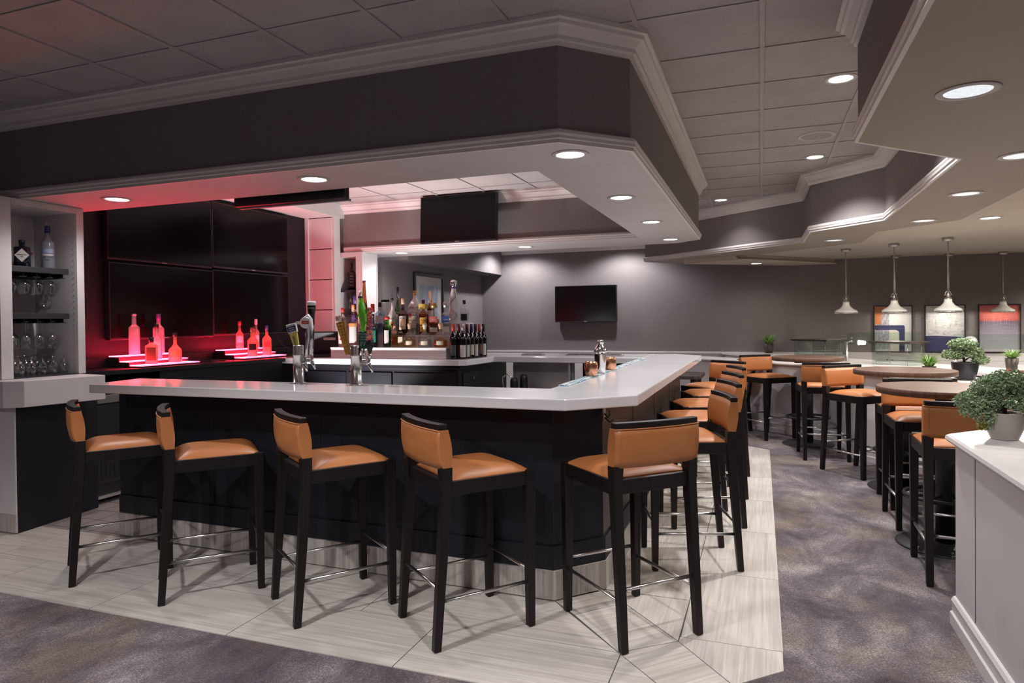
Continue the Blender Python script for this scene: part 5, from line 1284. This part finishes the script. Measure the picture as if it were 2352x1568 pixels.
# framed print on the lounge side wall
t = thing('framed_print', 'black framed pale blue print on the wall behind the bottles', 'picture', (-4.928, 9.57, 1.70), R(90))
w2, h2 = 1.0, .98; bm = NB(); e = .045
for a in ((-w2 / 2, -h2 / 2, -w2 / 2 + e, h2 / 2), (w2 / 2 - e, -h2 / 2, w2 / 2, h2 / 2), (-w2 / 2 + e, -h2 / 2, w2 / 2 - e, -h2 / 2 + e), (-w2 / 2 + e, h2 / 2 - e, w2 / 2 - e, h2 / 2)): box(bm, a[0], -.035, a[1], a[2], -.002, a[3])
obj('frame', bm, M['black'], t)
bm = NB(); box(bm, -w2 / 2 + e, -.012, -h2 / 2 + e, w2 / 2 - e, -.003, h2 / 2 - e); obj('mat_board', bm, offw, t)
m, nt, b = newmat('blue_print'); n1 = noise(nt, texco(nt, 'Object', (9, 1, 2)), 2., 5, .65, 1.); nt.links.new(ramp(nt, n1, [(.32, (.20, .27, .40)), (.5, (.42, .50, .62)), (.7, (.60, .66, .72))]), b.inputs['Base Color'])
bm = NB(); box(bm, -.31, -.0135, -.32, .31, -.0122, .32); obj('print', bm, m, t)

# ------------------------------------------------------------------ light fittings and light
LENS = emit('downlight_lens', (1., .97, .94), 14. * GM['lens']); LENSW = emit('downlight_lens_warm', (1., .93, .84), 16. * GM['lens'])
m_, nt_, b_ = newmat('prismatic_lens')
vv = nt_.nodes.new('ShaderNodeTexVoronoi'); vv.inputs['Scale'].default_value = 140; nt_.links.new(texco(nt_, 'Object'), vv.inputs['Vector'])
nt_.links.new(ramp(nt_, vv.outputs['Distance'], [(.1, (.34, .42, .47)), (.55, (.85, .95, 1.))]), b_.inputs['Emission Color']); b_.inputs['Emission Strength'].default_value = .8 * GM['lens']
PRISM = m_
def spot(t, e, col, size, blend, z=-.012):
    if e <= 0: return
    l = bpy.data.lights.new('downlight_lamp', 'SPOT'); l.energy = e; l.color = col; l.spot_size = R(size); l.spot_blend = blend; l.shadow_soft_size = .055
    o = bpy.data.objects.new('downlight_lamp', l); COL.objects.link(o); o.parent = t; o.location = (0, 0, z); return o
def downlight(x, y, z, lab, lens, g, e, col=(1, .95, .90), r=.075, size=150, blend=.6, group=None):
    t = thing('downlight', lab, 'ceiling light', (x, y, z), 0, group)
    bm = NB(); lathe(bm, [(r, -.0015), (r + .004, -.006), (r + .027, -.004), (r + .029, 0), (r, 0)], 36, cap=False); obj('trim_ring', bm, M['soffit_white'], t)
    bm = NB(); lathe(bm, [(.0005, -.0022), (r, -.0018)], 36, cap=False); obj('lens', bm, lens, t)
    spot(t, e * GM[g], col, size, blend, -.02)
    return t
for x, y, lab in ((-.969, 3.579, 'recessed downlight at the front right corner of the bar soffit'), (-.962, 4.977, 'second downlight along the right arm of the bar soffit'), (-.945, 6.328, 'third downlight along the right arm of the bar soffit'), (-.951, 7.783, 'farthest downlight on the right arm of the bar soffit'),
                  (-2.631, 3.573, 'middle downlight on the front arm of the bar soffit'), (-4.336, 3.594, 'downlight in the pink glow at the left of the bar soffit')):
    downlight(x, y, ZS - .001, lab, LENS, 'bar', 30., (1, .97, .98), group='downlights in the bar soffit', size=160)
for x, y, lab in ((-2.692, 7.80, 'downlight under the back arm of the soffit right of the upper screen'), (-4.395, 7.80, 'downlight under the back arm of the soffit above the bottles')):
    downlight(x, y, ZS - .001, lab, LENS, 'back', 30., (1, .97, .98), group='downlights in the bar soffit', size=160)
for x, y, lab in ((.784, 3.189, 'nearest large downlight with prismatic lens in the right soffit'), (1.381, 4.577, 'large prismatic downlight cut by the right edge of the photo'), (1.419, 5.835, 'large prismatic downlight below the right soffit panel seam'), (1.441, 7.303, 'prismatic downlight near the soffit corner above the pendants'), (.806, 8.693, 'prismatic downlight above the farthest bar table')):
    downlight(x, y, ZS - .002, lab, PRISM, 'prism' if y < 4 else 'prism2', 20., (1, .93, .84), .085, 140, .7, group='prismatic downlights in the right soffit')
downlight(-.06, 11.0, 2.284, 'small downlight in the low soffit near the far wall', LENS, 'small', 10., (1, .93, .84))
downlight(2.02, 7.50, ZS + .0165, 'recessed downlight in the plain ceiling right of the zigzag soffit', LENSW, 'buffet', 20., (1, .93, .84), size=170, blend=.2)
for x, y, lab in ((.488, 4.809, 'bright downlight in the tiled ceiling nearest the right soffit'), (.491, 7.044, 'bright downlight in the tiled ceiling beyond the round speaker'), (-.473, 9.113, 'farthest downlight in the tiled ceiling above the bar end')):
    downlight(x, y, ZC - .001, lab, LENSW, 'ceil' if y < 8 else 'ceil2', 60., (1, .96, .96), .07, 118, .75, group='downlights in the tiled ceiling')
for x, y, lab in ((-4.04, 11.25, 'downlight washing the left of the far wall'), (-2.19, 11.25, 'downlight washing the middle of the far wall')):
    downlight(x, y, 2.799, lab, LENS, 'wash', 40., (1, .975, 1.), .07, 150, .5)
# further ceiling lights of the same room, out of the frame
for x, y, lab, g, sz in ((.12, 1.6, 'downlight in the tiled ceiling above the aisle', 'aisle', 112), (-.3, -1.3, 'downlight in the tiled ceiling behind the viewer', 'rear', 148), (-2.3, .9, 'downlight in the tiled ceiling above the carpet left of the viewer', 'rearleft', 112), (-3.2, -1.3, 'downlight in the tiled ceiling far behind the viewer at left', 'farleft', 148)):
    downlight(x, y, ZC - .001, lab, LENSW, g, 60., (1, .965, .98), .07, sz, .3)
for x, y, lab, g in ((3.0, 4.6, 'downlight over the buffet room at right', 'buffet'), (3.2, 7.3, 'downlight over the buffet counter at right', 'buffet2'), (4.0, 9.3, 'downlight over the buffet near the paintings', 'buffet2'), (4.9, 10.9, 'downlight at the far right of the buffet room', 'buffet2')):
    downlight(x, y, ZS + .0165, lab, LENSW, g, 30., (1, .93, .82), .07, 150, .5)
# added lamp, source unseen, lighting the tiles inside the ring soffit from below
t = thing('added_well_lamp', 'added lamp on the floor behind the bar counter', 'lamp', (-3.9, 5.25, .008))
bm = NB(); lathe(bm, [(.09, 0), (.09, .012), (.02, .016), (.02, .16), (.06, .18), (.09, .25)], 20); obj('lamp_body', bm, M['black'], t)
if GM['well'] > 0:
    l = bpy.data.lights.new('added_well_bulb', 'SPOT'); l.energy = 60. * GM['well']; l.color = (1, .96, .95); l.spot_size = R(100); l.spot_blend = .5; l.shadow_soft_size = .06
    o = bpy.data.objects.new('added_well_bulb', l); COL.objects.link(o); o.parent = t; o.location = (0, 0, .28); o.rotation_euler = (PI - R(22), 0, 0)
t = thing('ceiling_speaker', 'round white speaker grille in the tiled ceiling', 'speaker', (.445, 6.227, ZC - .001))
bm = NB(); lathe(bm, [(.12, -.004), (.125, -.010), (.145, -.008), (.15, 0)], 40, cap=False); obj('rim', bm, M['soffit_white'], t)
bm = NB(); lathe(bm, [(.001, -.007), (.12, -.004)], 40, cap=False); obj('grille', bm, pm('speaker_grille', (.34, .31, .30), .7, bmp=.5, bscale=300), t)
bm = NB(); lathe(bm, [(.001, -.010), (.006, -.0085)], 10, cap=False); obj('centre_badge', bm, M['black'], t)

# light added behind the riser to brighten the ceiling and bottles
t = thing('added_uplight', 'small added light on the back counter behind the bottle riser', 'lamp', (-3.75, 6.95, CT + .001))
bm = NB(); box(bm, -.25, -.03, 0, .25, .03, .05); obj('lamp_body', bm, M['black'], t, bevel=.004)
if GM['well2'] > 0:
    l = bpy.data.lights.new('added_uplight_bulb', 'AREA'); l.energy = 30. * GM['well2']; l.color = (1, .97, .97); l.shape = 'RECTANGLE'; l.size = .46; l.size_y = .05
    o = bpy.data.objects.new('added_uplight_bulb', l); COL.objects.link(o); o.parent = t; o.location = (0, 0, .056); o.rotation_euler = (PI, 0, 0)

wd = bpy.data.worlds.new('World'); S.world = wd; wd.use_nodes = True
bg = wd.node_tree.nodes['Background']; bg.inputs[0].default_value = (1., .95, .93, 1); bg.inputs[1].default_value = .16 * GM['world']

# ------------------------------------------------------------------ camera
cd = bpy.data.cameras.new('Camera'); cam = bpy.data.objects.new('Camera', cd); COL.objects.link(cam)
cd.sensor_fit = 'HORIZONTAL'; cd.sensor_width = 36; cd.lens = 1553.1 / 2352 * 36
cd.shift_y = -27.6 / 2352; cd.clip_start = .05
cam.matrix_world = Matrix.Translation((0, 0, 1.44)) @ Matrix.Rotation(R(20.207), 4, 'Z') @ Matrix.Rotation(R(90 - .71), 4, 'X') @ Matrix.Rotation(R(-.58), 4, 'Z')
S.camera = cam
vs = S.view_settings
vs.view_transform = 'Standard'; vs.look = 'None'; vs.exposure = 0.0; vs.gamma = 1.0; vs.use_curve_mapping = False
S.display_settings.display_device = 'sRGB'
cy = S.cycles
cy.use_denoising = True; cy.max_bounces = 8; cy.diffuse_bounces = 4; cy.glossy_bounces = 4; cy.transparent_max_bounces = 24; cy.transmission_bounces = 6
cy.caustics_reflective = False; cy.caustics_refractive = False; cy.sample_clamp_indirect = 6.
